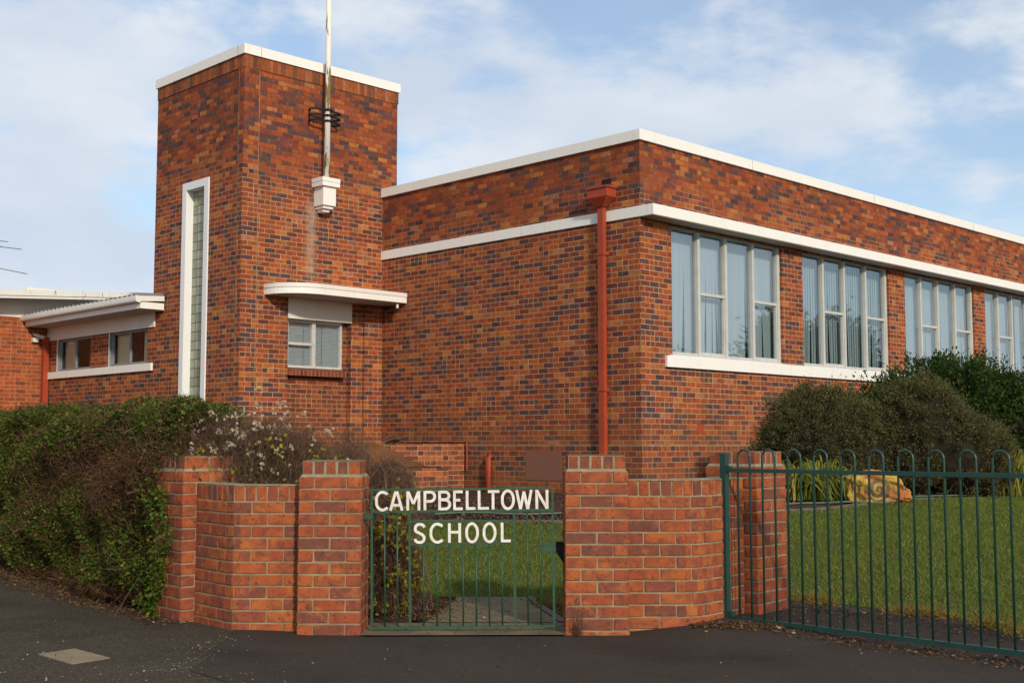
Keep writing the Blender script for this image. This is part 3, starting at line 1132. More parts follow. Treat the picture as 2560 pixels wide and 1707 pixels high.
t.poly([(UN - .014, V1 - .014, zs0), (.374, V1 - .014, zs0), (.374, V1 - .014, zs1), (UN - .014, V1 - .014, zs1)], [(0, .02), (3.588, .02), (3.588, .26), (0, .26)])
t.poly([(UN - .014, VB, zs0), (UN - .014, V1 - .014, zs0), (UN - .014, V1 - .014, zs1), (UN - .014, VB, zs1)], [(-3.17, .02), (0, .02), (0, .26), (-3.17, .26)])
t.poly([(UN - .014, V1 - .014, zs0), (UN - .014, VB, zs0), (UN, VB, zs0), (UN, V1, zs0)])
t.poly([(.374, V1 - .014, zs0), (UN - .014, V1 - .014, zs0), (UN, V1, zs0), (.374, V1, zs0)])
t.build('soldier_course', M['brick_soldier'], school)
t = MB()
t.box((UN - .045, V1 - .045, 8.392), (.405, VB + .04, 8.570))
t.build('tower_cap', M['white'], school, bevel=.006)
for a_, b_ in (((UN - .0465, 6.715, 8.394), (UN - .044, 6.725, 8.568)), ((-2.885, V1 - .0465, 8.394), (-2.879, V1 - .044, 8.568))):
    t = MB()
    t.box(a_, b_)
    t.build('cap_joint', M['kerb'], school)
for a_, b_ in (((-2.892, V1 - .0095, ZB), (-2.880, V1 - .001, 8.15)), ((UN - .0095, 6.714, ZB), (UN - .001, 6.726, 8.15))):
    t = MB()
    t.box(a_, b_)
    t.build('movement_joint', M['mortar'], school)
for a_ in (3.1, 7.4, 11.9, 16.4):
    t = MB()
    t.box((a_, -.0465, 6.20), (a_ + .006, -.0445, 6.366))
    t.build('cap_joint', M['kerb'], school)
t = MB()
t.box((UN - .012, 8.16, 7.50), (UN - .001, 8.36, 7.585))
t.build('tower_vent', M['red_pipe'], school)

# window bay: infill brick, sill, window, panel
t = MB()
t.poly([(R0, V1 + RD, ZB), (R1, V1 + RD, ZB), (R1, V1 + RD, 2.58), (R0, V1 + RD, 2.58)], [(R0, ZB), (R1, ZB), (R1, 2.58), (R0, 2.58)])
t.poly([(-.88, V1 + RD, 2.58), (R1, V1 + RD, 2.58), (R1, V1 + RD, 4.0), (-.88, V1 + RD, 4.0)], [(-.88, 2.58), (R1, 2.58), (R1, 4.0), (-.88, 4.0)])
t.build('bay_wall', M['brick_bay'], school)
t = MB()
t.poly([(R0 + .004, V1 - .02, 2.60), (-.87, V1 - .02, 2.60), (-.87, V1 - .02, 2.70), (R0 + .004, V1 - .02, 2.70)], [(R0, .1), (-.87, .1), (-.87, .2), (R0, .2)])
t.poly([(R0 + .004, V1 - .02, 2.70), (-.87, V1 - .02, 2.70), (-.87, V1 + RD, 2.75), (R0 + .004, V1 + RD, 2.75)], [(R0, .1), (-.87, .1), (-.87, .3), (R0, .3)])
t.poly([(R0 + .004, V1 + RD, 2.60), (-.87, V1 + RD, 2.60), (-.87, V1 - .02, 2.60), (R0 + .004, V1 - .02, 2.60)])
t.poly([(-.87, V1 - .02, 2.60), (-.87, V1 + RD, 2.60), (-.87, V1 + RD, 2.75), (-.87, V1 - .02, 2.70)], [(0, .1), (.16, .1), (.16, .2), (0, .2)])
t.poly([(R0 + .004, V1 + RD, 2.60), (R0 + .004, V1 - .02, 2.60), (R0 + .004, V1 - .02, 2.70), (R0 + .004, V1 + RD, 2.75)])
t.build('brick_sill', M['brick_sill'], school)
t = MB()
t.box((R0 - .012, V1 - .02, 3.650), (R1 + .004, V1 + RD - .02, 4.03))
t.build('head_panel', M['white_old'], school, bevel=.004)
f = MB()
a0, a1, v0 = -2.14, -.88, V1 + RD - .03
zb0, zt0 = 2.752, 3.649
xm = -1.53
for (u0, u1, z0, z1) in ((a0, a0 + .04, zb0, zt0), (a1 - .04, a1, zb0, zt0), (xm - .04, xm + .04, zb0, zt0)):
    f.box((u0, v0 - .005, z0), (u1, v0 + .08, z1))
for (u0, u1, z0, z1) in ((a0 + .041, xm - .041, zb0, zb0 + .045), (xm + .041, a1 - .041, zb0, zb0 + .045), (a0 + .041, xm - .041, zt0 - .05, zt0), (xm + .041, a1 - .041, zt0 - .05, zt0), (a0 + .041, xm - .041, 3.175, 3.225)):
    f.box((u0, v0, z0), (u1, v0 + .07, z1))
fo = f.build('window', M['frame_warm'], school, bevel=.004, bseg=1)
g = MB()
g.poly([(a0 + .03, v0 + .04, zb0 + .03), (a1 - .03, v0 + .04, zb0 + .03), (a1 - .03, v0 + .04, zt0 - .03), (a0 + .03, v0 + .04, zt0 - .03)])
g.build('pane', M['glass'], fo)
g = MB()
x = a0 + .02
while x < a1:
    w_ = .42
    g.poly([(x, v0 + .09, zb0), (x + w_ - .006, v0 + .094, zb0), (x + w_ - .006, v0 + .094, zt0 - .01), (x, v0 + .09, zt0 - .01)])
    x += w_
g.build('blind', M['blind'], fo)
g = MB()
g.box((R0, V1 + .35, 2.5), (R1, V1 + .4, 4.0))
g.build('room_lining', M['room'], school)

# canopy with a rounded free end
def canopy_outline(off, uend, usep):
    """plan outline against the tower face; off = inset of the outer edge"""
    vf = 5.775 + off
    ul = -2.715 + off
    pts = [(uend, V1 - .001), (uend, vf)]
    uc = -1.95
    pts.append((uc, vf))
    n = 14
    for i in range(1, n + 1):
        a = math.pi / 2 * i / n
        pts.append((uc + (ul - uc) * math.sin(a), V1 - .001 - (V1 - .001 - vf) * math.cos(a) ** .9 if i < n else V1 - .001))
    return pts


t = MB()
t.prism([(x, y, 4.035) for x, y in canopy_outline(0, -.004, 0)], (0, 0, 0), (0, 0, .115))
cn = t.build('canopy', M['white'], school, bevel=.005, fixn=True)
t = MB()
t.prism([(x, y, 4.151) for x, y in canopy_outline(-.012, -.003, 0)], (0, 0, 0), (0, 0, .075))
t.build('canopy_lip', M['white_old'], cn, bevel=.004, fixn=True)
t = MB()
t.prism([(x, y, 4.029) for x, y in canopy_outline(.02, -.01, 0)], (0, 0, 0), (0, 0, .005))
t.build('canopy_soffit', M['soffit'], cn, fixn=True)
t = MB()
t.tube([(-.16, 5.87, 4.03), (-.16, 5.87, 3.93)], .028, 10)
t.build('drain_spout', M['white'], cn, smooth=True)

# slit window of glass blocks
t = MB()
for (va, vb, za, zb_) in ((SL1 - .045, SL1 + .10, 1.9, SZ1 + .10), (SL0 - .10, SL0 + .045, 1.9, SZ1 + .10)):
    t.box((UN - .028, va, za), (UN + .16, vb, zb_))
t.box((UN - .028, SL0 + .046, SZ1 - .045), (UN + .16, SL1 - .046, SZ1 + .10))
t.build('slit_surround', M['white_clean'], school, bevel=.004)
t = MB()
gz0 = 1.95
t.poly([(UN + .13, SL1, gz0), (UN + .13, SL0, gz0), (UN + .13, SL0, SZ1), (UN + .13, SL1, SZ1)], [(0, .05), (.74 - .0, .05), (.74, .05 + SZ1 - gz0), (0, .05 + SZ1 - gz0)])
t.build('glass_block_panel', M['glassblock'], school)

# ---------------- low link wing left of the tower
V2 = 14.424
lb = MB()
LW = [(9.90, 11.50), (12.33, 13.93)]
zw0, zw1 = 2.925, 3.64


def kq(v0, v1, z0, z1):
    lb.poly([(UN, v1, z0), (UN, v0, z0), (UN, v0, z1), (UN, v1, z1)], [(UN - v1 + V1, z0), (UN - v0 + V1, z0), (UN - v0 + V1, z1), (UN - v1 + V1, z1)])


kq(VB, V2, ZB, zw0)
kq(VB, V2, zw1, 4.0)
ed = [VB, LW[0][0], LW[0][1], LW[1][0], LW[1][1], V2]
for i in range(0, 6, 2):
    kq(ed[i], ed[i + 1], zw0, zw1)
lb.build('link_wall', M['brick_wing'], school)
t = MB()
t.box((UN - .05, 9.66, 2.775), (UN + .02, 14.32, 2.924))
t.build('link_sill', M['white'], school, bevel=.004)
t = MB()
t.box((UN - .03, 9.60, 3.625), (UN + .02, 14.41, 3.915))
t.build('link_head_panel', M['white_old'], school, bevel=.004)
for k, (v0, v1) in enumerate(LW):
    f = MB()
    uu = UN + .045
    mid = (v0 + v1) / 2
    f.box((UN - .012, v1 - .022, zw0), (uu + .06, v1 - .001, zw1 - .02))
    for va, vb in ((v0 + .001, v0 + .05), (mid - .035, mid + .035), (v1 - .075, v1 - .036)):
        f.box((uu, va, zw0), (uu + .05, vb, zw1 - .02))
    for va, vb in ((v0 + .051, mid - .036), (mid + .036, v1 - .086)):
        f.box((uu, va, zw0), (uu + .05, vb, zw0 + .055))
        f.box((uu, va, zw1 - .06), (uu + .05, vb, zw1 - .015))
    fo = f.build('window', M['frame_grey'], school, bevel=.003, bseg=1)
    t = MB()
    t.box((UN - .0145, v1 - .034, zw0), (UN - .0125, v1 - .001, zw1 - .02))
    t.build('window_trim', M['white_clean'], fo)
    g = MB()
    g.poly([(uu + .03, v1 - .03, zw0), (uu + .03, v0 + .03, zw0), (uu + .03, v0 + .03, zw1), (uu + .03, v1 - .03, zw1)])
    g.build('pane', M['glass_dark'], fo)
    for va, vb in (((v1 - .55, v1 - .05), (v0 + .05, v0 + .42)) if k == 0 else ((v1 - .60, v1 - .05),)):
        t = MB()
        t.box((uu + .12, va, zw0), (uu + .14, vb, zw1))
        t.build('curtain', M['interior'], fo)
t = MB()
t.box((UN + 1.6, VB + .01, 1.0), (UN + 1.65, V2 - .01, 4.0))
t.box((UN + .25, VB + .01, 3.95), (UN + 1.6, V2 - .01, 4.0))
t.box((UN + .25, V2 - .06, 1.0), (UN + 1.6, V2 - .01, 3.94))
t.box((UN + .25, VB + .01, 1.0), (UN + 1.6, VB + .06, 3.94))
t.build('link_room_lining', M['room'], school)
# eave
UE = -3.74
t = MB()
t.box((UE + .03, 9.24, 3.915), (UN - .001, 14.60, 3.93))
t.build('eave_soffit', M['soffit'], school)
t = MB()
t.box((UE + .012, 9.22, 3.925), (UE + .035, 14.62, 4.03))
t.box((UE + .036, 9.22, 3.925), (UN - .03, 9.24, 4.05))
t.build('eave_fascia', M['white'], school, bevel=.003)
t = MB()
prof = [(UE - .09, 4.045), (UE - .10, 4.075), (UE - .10, 4.15), (UE - .085, 4.16), (UE + .01, 4.16), (UE + .01, 4.03), (UE - .05, 4.03)]
t.prism([(x, 9.19, z) for x, z in prof], (0, 0, 0), (0, 5.5, 0))
t.prism([(x, 9.19, z) for x, z in ((UE + .011, 4.055), (UE + .011, 4.16), (UN - .04, 4.195), (UN - .04, 4.09))], (0, 0, 0), (0, .03, 0))
t.build('gutter', M['white_old'], school, bevel=.004, fixn=True)
# corrugated roof sheet
v_ = []
f_ = []
k = 0
vv = 9.20
prof = []
while vv < 14.75:
    prof += [(vv, 0), (vv + .10, 0), (vv + .125, .035), (vv + .165, .035)]
    vv += .19
for i, (pv, pz) in enumerate(prof):
    v_ += [(UE - .06, pv, 4.165 + pz), (.0, pv, 4.165 + .33 + pz)]
for i in range(len(prof) - 1):
    f_.append((2 * i, 2 * i + 2, 2 * i + 3, 2 * i + 1))
np_obj('link_roof', v_, f_, M['roofing'], school)
t = MB()
t.tube([(UE - .05, 14.60, 4.05), (UE - .05, 14.60, 3.88), (UN - .10, 14.34, 3.68)], .042, 8)
t.build('gutter_elbow', M['white_old'], school)
t = MB()
t.box((UN - .15, 14.28, .3), (UN - .03, 14.40, 3.70))
t.build('link_downpipe', M['red_pipe'], school, bevel=.006)

# ---------------- rear hall to the left
hall = empty('rear_hall', W(UN - 4, V2, 0), R(44.7), 'low orange brick hall behind the hedge with flaking white roof fascia', 'building')
HO = (UN - 4, V2)                 # local x = u - HO0, y = v - V2


def hx(u):
    return u - HO[0]


t = MB()
t.poly([(-9, 0, ZB), (4, 0, ZB), (4, 0, 4.14), (-9, 0, 4.14)], [(-9, ZB), (4, ZB), (4, 4.14), (-9, 4.14)])
t.poly([(-9, 8, ZB), (-9, 0, ZB), (-9, 0, 4.14), (-9, 8, 4.14)], [(-17, ZB), (-9, ZB), (-9, 4.14), (-17, 4.14)])
t.build('wall', M['brick_rear'], hall)
t = MB()
t.box((-9.02, -.02, 4.12), (hx(-3.74), .03, 4.56))
t.box((hx(-3.735), -.015, 4.22), (hx(-.4), .03, 4.80))
for uu in (-4.45, -3.75, -3.0, -2.2):
    t.box((hx(uu) - .008, -.0225, 4.24), (hx(uu) + .008, -.0205, 4.55))
t.build('frieze', M['white_old'], hall)
t = MB()
sl = lambda u: 4.62 + (u + 4.5) * .063
ua, ub = -13.0, .2
ol = [(hx(ua), -.62, sl(ua)), (hx(ub), -.62, sl(ub)), (hx(ub), -.62, sl(ub) - .175), (hx(ua), -.62, sl(ua) - .175)]
t.prism(ol, (0, 0, 0), (0, .03, 0))
ol = [(hx(ua), -.645, sl(ua) + .01), (hx(ub), -.645, sl(ub) + .01), (hx(ub), -.645, sl(ub) - .115), (hx(ua), -.645, sl(ua) - .115)]
t.prism(ol, (0, 0, 0), (0, .024, 0))
t.build('fascia', M['fasc_peel'], hall, fixn=True)
t = MB()
ol = [(hx(ua), -.59, sl(ua)), (hx(ub), -.59, sl(ub)), (hx(ub), -.59, sl(ub) - .12), (hx(ua), -.59, sl(ua) - .12)]
t.prism(ol, (0, 0, 0), (0, 9, 0))
t.build('roof', M['soffit'], hall, fixn=True)
t = MB()
t.box((hx(-3.58), -.10, 3.59), (hx(-3.46), -.002, 3.68))
t.build('wall_light', M['white_old'], hall, bevel=.01)

# television aerial on the hall roof
aer = empty('television_aerial', (-12.6, 27, 4.5), 0, 'thin rods of a television aerial above the rear hall roof at the left edge', 'aerial')
t = MB()
t.tube([(0, 0, -.3), (0, 0, 1.55)], .02, 6)
t.tube([(0, 0, 1.45), (.9, .8, 1.35)], .012, 6)
t.build('mast', M['alu'], aer)
for (a, b) in (((-.2, 0, 1.48), (1.37, 0, 1.33)), ((-.3, 0, 1.40), (1.67, 0, 1.16)), ((-.3, 0, 1.03), (1.81, 0, .61))):
    t = MB()
    t.tube([a, b], .011, 5)
    t.build('rod', M['alu'], aer)

# ---------------- flagpole
fp = empty('flagpole', W(-1.50, V1, 0), R(44.7), 'white flagpole with peeling paint fixed to the tower by black iron straps', 'flagpole')
t = MB()
t.tube([(-.015, -.215, 6.30), (-.015, -.215, 8.6), (-.015, -.215, 11.5)], .060, 16, r1=.050)
t.build('pole', M['pole'], fp, smooth=True)
t = MB()
t.box((-.20, -.345, 6.155), (.20, -.002, 6.235))
t.box((-.205, -.35, 6.242), (.205, -.002, 6.315))
t.box((-.195, -.34, 6.236), (.195, -.002, 6.2415))
t.box((-.145, -.295, 5.80), (.145, -.002, 6.1545))
t.box((-.115, -.25, 5.745), (.115, -.002, 5.799))
t.box((-.075, -.19, 5.69), (.075, -.002, 5.744))
t.build('socket', M['white'], fp, bevel=.005)
for z in (7.40, 7.505, 7.61):
    t = MB()
    # strap: flat bar bent round the pole, ends bolted to the wall
    oc = [(-.30, -.004), (-.36, -.13), (-.27, -.21), (-.09, -.225), (-.07, -.30), (.05, -.30), (.07, -.225), (.27, -.21), (.36, -.13), (.30, -.004)]
    ic = [(-.265, -.004), (-.325, -.125), (-.255, -.18), (-.065, -.195), (-.045, -.275), (.025, -.275), (.045, -.195), (.255, -.18), (.325, -.125), (.265, -.004)]
    n = len(oc)
    h = .030
    for i in range(n - 1):
        A, B, Cc, Dd = oc[i], oc[i + 1], ic[i + 1], ic[i]
        t.poly([(*A, z), (*B, z), (*B, z + h), (*A, z + h)])
        t.poly([(*Cc, z), (*Dd, z), (*Dd, z + h), (*Cc, z + h)])
        t.poly([(*A, z + h), (*B, z + h), (*Cc, z + h), (*Dd, z + h)])
        t.poly([(*Dd, z), (*Cc, z), (*B, z), (*A, z)])
    t.build('strap', M['black_iron'], fp, fixn=True)

# ------------------------------------------------------------------ brick by brick garden walls
def cbox(c, sx, sy, sz, ax, ay, ch=.005, jit=.0015):
    """chamfered brick: centre c, sizes, plan axes"""
    v = []
    hx_, hy_, hz_ = sx / 2, sy / 2, sz / 2
    ids = {}
    for i in (-1, 1):
        for j in (-1, 1):
            for k in (-1, 1):
                jj = [rnd.uniform(-jit, jit) for _ in range(3)]
                for a in range(3):
                    p = [i * hx_ + jj[0], j * hy_ + jj[1], k * hz_ + jj[2]]
                    for b in range(3):
                        if b != a:
                            p[b] -= (i, j, k)[b] * ch
                    ids[(i, j, k, a)] = len(v)
                    v.append((c[0] + ax[0] * p[0] + ay[0] * p[1], c[1] + ax[1] * p[0] + ay[1] * p[1], c[2] + p[2]))
    f = []
    sg = (-1, 1)
    for a in range(3):
        b, d = [(1, 2), (2, 0), (0, 1)][a]
        for s_ in sg:
            q = []
            for (p, r_) in ((-1, -1), (1, -1), (1, 1), (-1, 1)):
                key = [0, 0, 0]
                key[a], key[b], key[d] = s_, p, r_
                q.append(ids[(*key, a)])
            f.append(tuple(q if s_ > 0 else q[::-1]))
    for a in range(3):          # edges parallel to axis a
        b, d = [(1, 2), (2, 0), (0, 1)][a]
        for p in sg:
            for r_ in sg:
                k0, k1 = [0, 0, 0], [0, 0, 0]
                k0[a], k0[b], k0[d] = -1, p, r_
                k1[a], k1[b], k1[d] = 1, p, r_
                q = [ids[(*k0, b)], ids[(*k1, b)], ids[(*k1, d)], ids[(*k0, d)]]
                f.append(tuple(q if p * r_ > 0 else q[::-1]))
    for i in sg:
        for j in sg:
            for k in sg:
                q = [ids[(i, j, k, 0)], ids[(i, j, k, 1)], ids[(i, j, k, 2)]]
                f.append(tuple(q if i * j * k > 0 else q[::-1]))
    return v, f


def add_brick(b, *a, **k):
    v, f = cbox(*a, **k)
    i = len(b.v)
    b.v += v
    for q in f:
        b.f.append(tuple(i + x for x in q))
        b.uv.append([(0, 0)] * len(q))
        b.mi.append(0)


CH = .0875
BH = .0755


def square_pier(name, x, y, ang, top, label, n_course=14, cap_in=.02):
    """pillar 0.46 square; (x,y) = centre, cap of bricks on edge"""
    root = empty(name, (x, y, top - n_course * CH), ang, label, 'gate pillar' if name == 'gate_pillar' else 'brick pier')
    b = MB()
    m_ = MB()
    X, Y = (1, 0), (0, 1)
    for k in range(n_course):
        z = k * CH + BH / 2 + (CH - BH)
        rows = []
        # bond: two stretchers front/back with headers between, turned every course
        for s_ in (-1, 1):
            rows.append((-.1185, s_ * .1745, .225, .108))
            rows.append((.1185, s_ * .1745, .225, .108))
            rows.append((s_ * .1745, 0, .110, .223))
        for (px, py, sx, sy) in rows:
            j = rnd.uniform(-.0025, .0025)
            if k % 2 == 0:
                add_brick(b, (px + j, py, z), sx, sy, BH, X, Y)
            else:
                add_brick(b, (-py, px + j, z), sy, sx, BH, X, Y)
    hgt = n_course * CH
    m_.box((-.2235, -.2235, 0), (.2235, .2235, hgt - .004))
    sh = b.build('shaft', M['laid'], root)
    m_.build('mortar_core', M['mortar'], sh)
    # cap
    c = MB()
    w_ = .46 - 2 * cap_in
    n = 5
    st = w_ / n
    for i in range(n):
        for s_ in (-1, 1):
            add_brick(c, (-w_ / 2 + st * (i + .5), s_ * w_ / 4, hgt + .012 + .052), st - .009, w_ / 2 - .008, .106, X, Y, ch=.006)
    co = c.build('cap', M['laid'], root)
    m2 = MB()
    m2.box((-w_ / 2 + .006, -w_ / 2 + .006, hgt - .0035), (w_ / 2 - .006, w_ / 2 - .006, hgt + .117))
    m2.build('cap_mortar', M['mortar_cap'], co)
    # mortar fillet on the shoulder
    m3 = MB()
    a, e = .222, w_ / 2 - .002
    for i in range(4):
        P = [(-a, -a), (a, -a), (a, a), (-a, a)]
        Q = [(-e, -e), (e, -e), (e, e), (-e, e)]
        j = (i + 1) % 4
        m3.poly([(*P[i], hgt + .001), (*P[j], hgt + .001), (*Q[j], hgt + .022), (*Q[i], hgt + .022)])
    m3.poly([(-w_ / 2 + .004, -w_ / 2 + .004, hgt + .121), (w_ / 2 - .004, -w_ / 2 + .004, hgt + .121), (w_ / 2 - .004, w_ / 2 - .004, hgt + .121), (-w_ / 2 + .004, w_ / 2 - .004, hgt + .121)])
    m3.build('cap_fillet', M['mortar_cap'], co)
    return root


square_pier('gate_pillar', -1.313, 9.13, 0, 1.100, 'brick gate pillar hinging the gate, left of the gate, beside the dry shrub')
square_pier('gate_pillar', .612, 9.13, 0, 1.140, 'brick gate pillar right of the gate with a dry weed at its foot')
dA = Vector((-.66, .75)).normalized()
nA = Vector((-dA.y, dA.x))            # outward front (left-front)
nA = Vector((-.75, -.66)).normalized()
sA = Vector((-2.42, 9.455))
cA = sA + nA * .115 + dA * .23 - nA * .23
square_pier('corner_pier', cA.x, cA.y, math.atan2(-dA.y, -dA.x), 1.13, 'brick pier half hidden by the ivy hedge, leftmost of the brick piers')
dB = Vector((.66, .75)).normalized()
nB = Vector((.75, -.66)).normalized()
sB = Vector((1.794, 9.54))
cB = sB + nB * .115 + dB * .23 - nB * .23
square_pier('corner_pier', cB.x, cB.y, math.atan2(dB.y, dB.x), 1.165, 'brick pier standing behind the green fence post, right of the gate')


def low_wall(label, path, top, n_course, name='low_wall', T=.23):
    """wall along plan polyline `path` (front face, left to right seen from outside); front bricks, back bricks, cap on edge"""
    root = empty(name, (path[0].x, path[0].y, 0), 0, label, 'garden wall')
    O = path[0]
    b, c, m_ = MB(), MB(), MB()
    zt = top - .118
    segs = []
    for i in range(len(path) - 1):
        d = (path[i + 1] - path[i])
        segs.append((path[i], d.normalized(), d.length))
    tot = sum(s_[2] for s_ in segs)

    def at(dist, inset):
        acc = 0
        for (p, d, L) in segs:
            if dist <= acc + L or (p, d, L) == segs[-1]:
                q = p + d * (dist - acc)
                nin = Vector((-d.y, d.x))
                return q + nin * inset - O, d
            acc += L

    for k in range(n_course):
        z = zt - (k + 1) * CH + BH / 2 + .006
        x = -(.118 if k % 2 else 0)
        while x < tot:
            a, e = max(x, 0), min(x + .236, tot)
            if e - a > .03:
                # split a brick that crosses a bend
                cuts = [a, e]
                acc = 0
                for s_ in segs[:-1]:
                    acc += s_[2]
                    if a + .02 < acc < e - .02:
                        cuts.insert(-1, acc)
                for q in range(len(cuts) - 1):
                    aa, ee = cuts[q], cuts[q + 1]
                    gl = .005 if aa == a else 0.0
                    gr = .005 if ee == e else 0.0
                    mid = (aa + gl + ee - gr) / 2
                    ln = ee - aa - gl - gr
                    for inset, dep in ((.054, .108), (T - .054, .108)):
                        p, d = at(mid, inset)
                        add_brick(b, (p.x, p.y, z), ln, dep, BH, d, Vector((-d.y, d.x)))
            x += .236
    x = 0
    n = max(1, round(tot / .083))
    st = tot / n
    for i in range(n):
        p, d = at((i + .5) * st, T / 2)
        add_brick(c, (p.x, p.y, top - .06), st - .009, T - .004, .108, d, Vector((-d.y, d.x)), ch=.006)
    # mortar core following the path
    for nm, bb, z0, z1, ins in (('core', m_, zt - n_course * CH, top - .010, .007),):
        fr = []
        bk = []
        for i in range(len(path)):
            if i == 0:
                d = segs[0][1]; nn = Vector((-d.y, d.x)); q = path[0] + d * .004
            elif i == len(path) - 1:
                d = segs[-1][1]; nn = Vector((-d.y, d.x)); q = path[-1] - d * .004
            else:
                n0 = Vector((-segs[i - 1][1].y, segs[i - 1][1].x)); n1 = Vector((-segs[i][1].y, segs[i][1].x))
                nn = (n0 + n1) / (1 + n0.dot(n1)); q = path[i]
            fr.append(q + nn * ins - O)
            bk.append(q + nn * (T - ins) - O)
        bb.prism([(p.x, p.y, z0) for p in fr] + [(p.x, p.y, z0) for p in bk[::-1]], (0, 0, 0), (0, 0, z1 - z0))
        sk = [(p.x, p.y, top - .004) for p in fr] + [(p.x, p.y, top - .004) for p in bk[::-1]]
    wo = b.build('wall', M['laid'], root)
    m_.build('mortar_core', M['mortar'], wo, fixn=True)
    co = c.build('coping', M['laid'], root)
    m4 = MB()
    m4.prism(sk, (0, 0, 0), (0, 0, .007))
    m4.build('coping_mortar', M['mortar_cap'], co, fixn=True)
    return root


pl = [sA, Vector((-2.10, 9.09)), Vector((-2.04, 9.03)), Vector((-1.99, 9.02)), Vector((-1.548, 9.02))]
low_wall('low brick wall bending back between the hedge pier and the left gate pillar', pl, 1.04, 13)
pr = [Vector((.846, 9.05)), Vector((1.27, 9.05)), Vector((1.36, 9.075)), Vector((1.44, 9.14)), sB]
low_wall('low brick wall curving back from the right gate pillar behind the fence post', pr, 1.078, 13)

# curved planter wall in the inner corner of the building
pw = empty('planter_wall', W(0, V1, 0), R(44.7), 'curved brick planter wall holding a brown earth bank in the corner below the tower', 'garden wall')
t = MB()
RR = 2.45
N = 20
ptsA = [(-RR * math.sin(math.pi / 2 * i / N) - .03, -RR * math.cos(math.pi / 2 * i / N)) for i in range(N + 1)]
ptsB = [(-(RR - .23) * math.sin(math.pi / 2 * i / N) - .03, -(RR - .23) * math.cos(math.pi / 2 * i / N)) for i in range(N + 1)]
zt = 1.345
for i in range(N):
    s0, s1 = -RR * math.pi / 2 * i / N, -RR * math.pi / 2 * (i + 1) / N
    t.poly([(*ptsA[i + 1], ZB), (*ptsA[i], ZB), (*ptsA[i], zt), (*ptsA[i + 1], zt)], [(s1, ZB), (s0, ZB), (s0, zt), (s1, zt)])
    t.poly([(*ptsB[i], ZB), (*ptsB[i + 1], ZB), (*ptsB[i + 1], zt), (*ptsB[i], zt)], [(s0, ZB), (s1, ZB), (s1, zt), (s0, zt)])
    t.poly([(*ptsA[i + 1], zt), (*ptsA[i], zt), (*ptsB[i], zt), (*ptsB[i + 1], zt)])
t.build('wall', M['brick_plant'], pw)
t = MB()
for i in range(N):
    a, b = i, i + 1
    t.poly([(-.03, -.0, zt - .03), (*ptsB[a], zt - .05), (*ptsB[b], zt - .05)])
t.build('soil_fill', M['soil'], pw)


def pa(q, r):
    a = math.pi / 2 * q
    return (-r * math.sin(a) - .03, -r * math.cos(a))


# lower front wall and the earth banked up behind it
t = MB()
F_ = RR + .46
qs = [.16 + .80 * k / 24 for k in range(25)]
zf = lambda q: .93 if q < .34 else .80
for k in range(24):
    q0, q1 = qs[k], qs[k + 1]
    z_ = zf((q0 + q1) / 2)
    s0, s1 = -F_ * math.pi / 2 * q0, -F_ * math.pi / 2 * q1
    t.poly([(*pa(q1, F_), ZB), (*pa(q0, F_), ZB), (*pa(q0, F_), z_), (*pa(q1, F_), z_)], [(s1, ZB), (s0, ZB), (s0, z_), (s1, z_)])
    t.poly([(*pa(q1, F_), z_), (*pa(q0, F_), z_), (*pa(q0, F_ - .2), z_), (*pa(q1, F_ - .2), z_)])
    if z_ != zf(q1 + .016):
        t.poly([(*pa(q1, F_), .8), (*pa(q1, F_ - .2), .8), (*pa(q1, F_ - .2), .93), (*pa(q1, F_), .93)])
q0 = qs[0]
t.poly([(*pa(q0, F_), ZB), (*pa(q0, RR), ZB), (*pa(q0, RR), .93), (*pa(q0, F_), .93)], [(0, ZB), (.46, ZB), (.46, .93), (0, .93)])
t.build('front_wall', M['brick_plant'], pw)
bank_v, bank_f = [], []
NB, MBK = 40, 8
for k in range(NB + 1):
    q = .165 + .79 * k / NB
    zr = .935 + .425 * sstep((q - .17) / .30)
    for m_ in range(MBK + 1):
        w_ = m_ / MBK
        r_ = RR + .006 + .30 * w_
        z_ = zr + (zf(q) + .015 - zr) * w_ ** 1.2 + .018 * noise.noise(Vector((q * 25, w_ * 5, 2)))
        bank_v.append((*pa(q, r_), z_))
for k in range(NB):
    for m_ in range(MBK):
        o_ = k * (MBK + 1) + m_
        bank_f.append((o_, o_ + 1, o_ + MBK + 2, o_ + MBK + 1))
np_obj('earth_bank', bank_v, bank_f, M['render_brown'], pw, True)

bh = empty('branch_heap', W(-1.15, 4.75, 1.33), 0, 'small heap of cut branches on top of the curved planter wall', 'branches')
t = MB()
for i in range(9):
    a = rnd.uniform(-.4, .4)
    L = rnd.uniform(.12, .30)
    y0 = rnd.uniform(-.2, .2)
    z0 = .02 + .03 * rnd.random() * (i % 3)
    x0 = rnd.uniform(-.12, .12)
    t.tube([(x0 - L / 2 * math.cos(a), y0 - L / 2 * math.sin(a), z0), (x0, y0, z0 + .05), (x0 + L / 2 * math.cos(a), y0 + L / 2 * math.sin(a), z0 + .09)], rnd.uniform(.012, .03), 6)
t.build('branches', M['twig'], bh)

# ------------------------------------------------------------------ gate with lettering
K = 9.0 / (3070 * 3.675)


def gx(x):
    return (x - 190) * K


def gz(y, x):
    return ((1405 - 20 / 1670 * (x - 190)) - y) * K + .012


gate = empty('gate', (atx := (880 + 190 / 3.675 - 1280) / 3070 * 9.0, 9.05, -.008), 0, 'green iron pedestrian gate between brick pillars with white lettering', 'gate')
gate.rotation_euler = (0, -R(.62), 0)
gm = {'t': M['gate_green']}


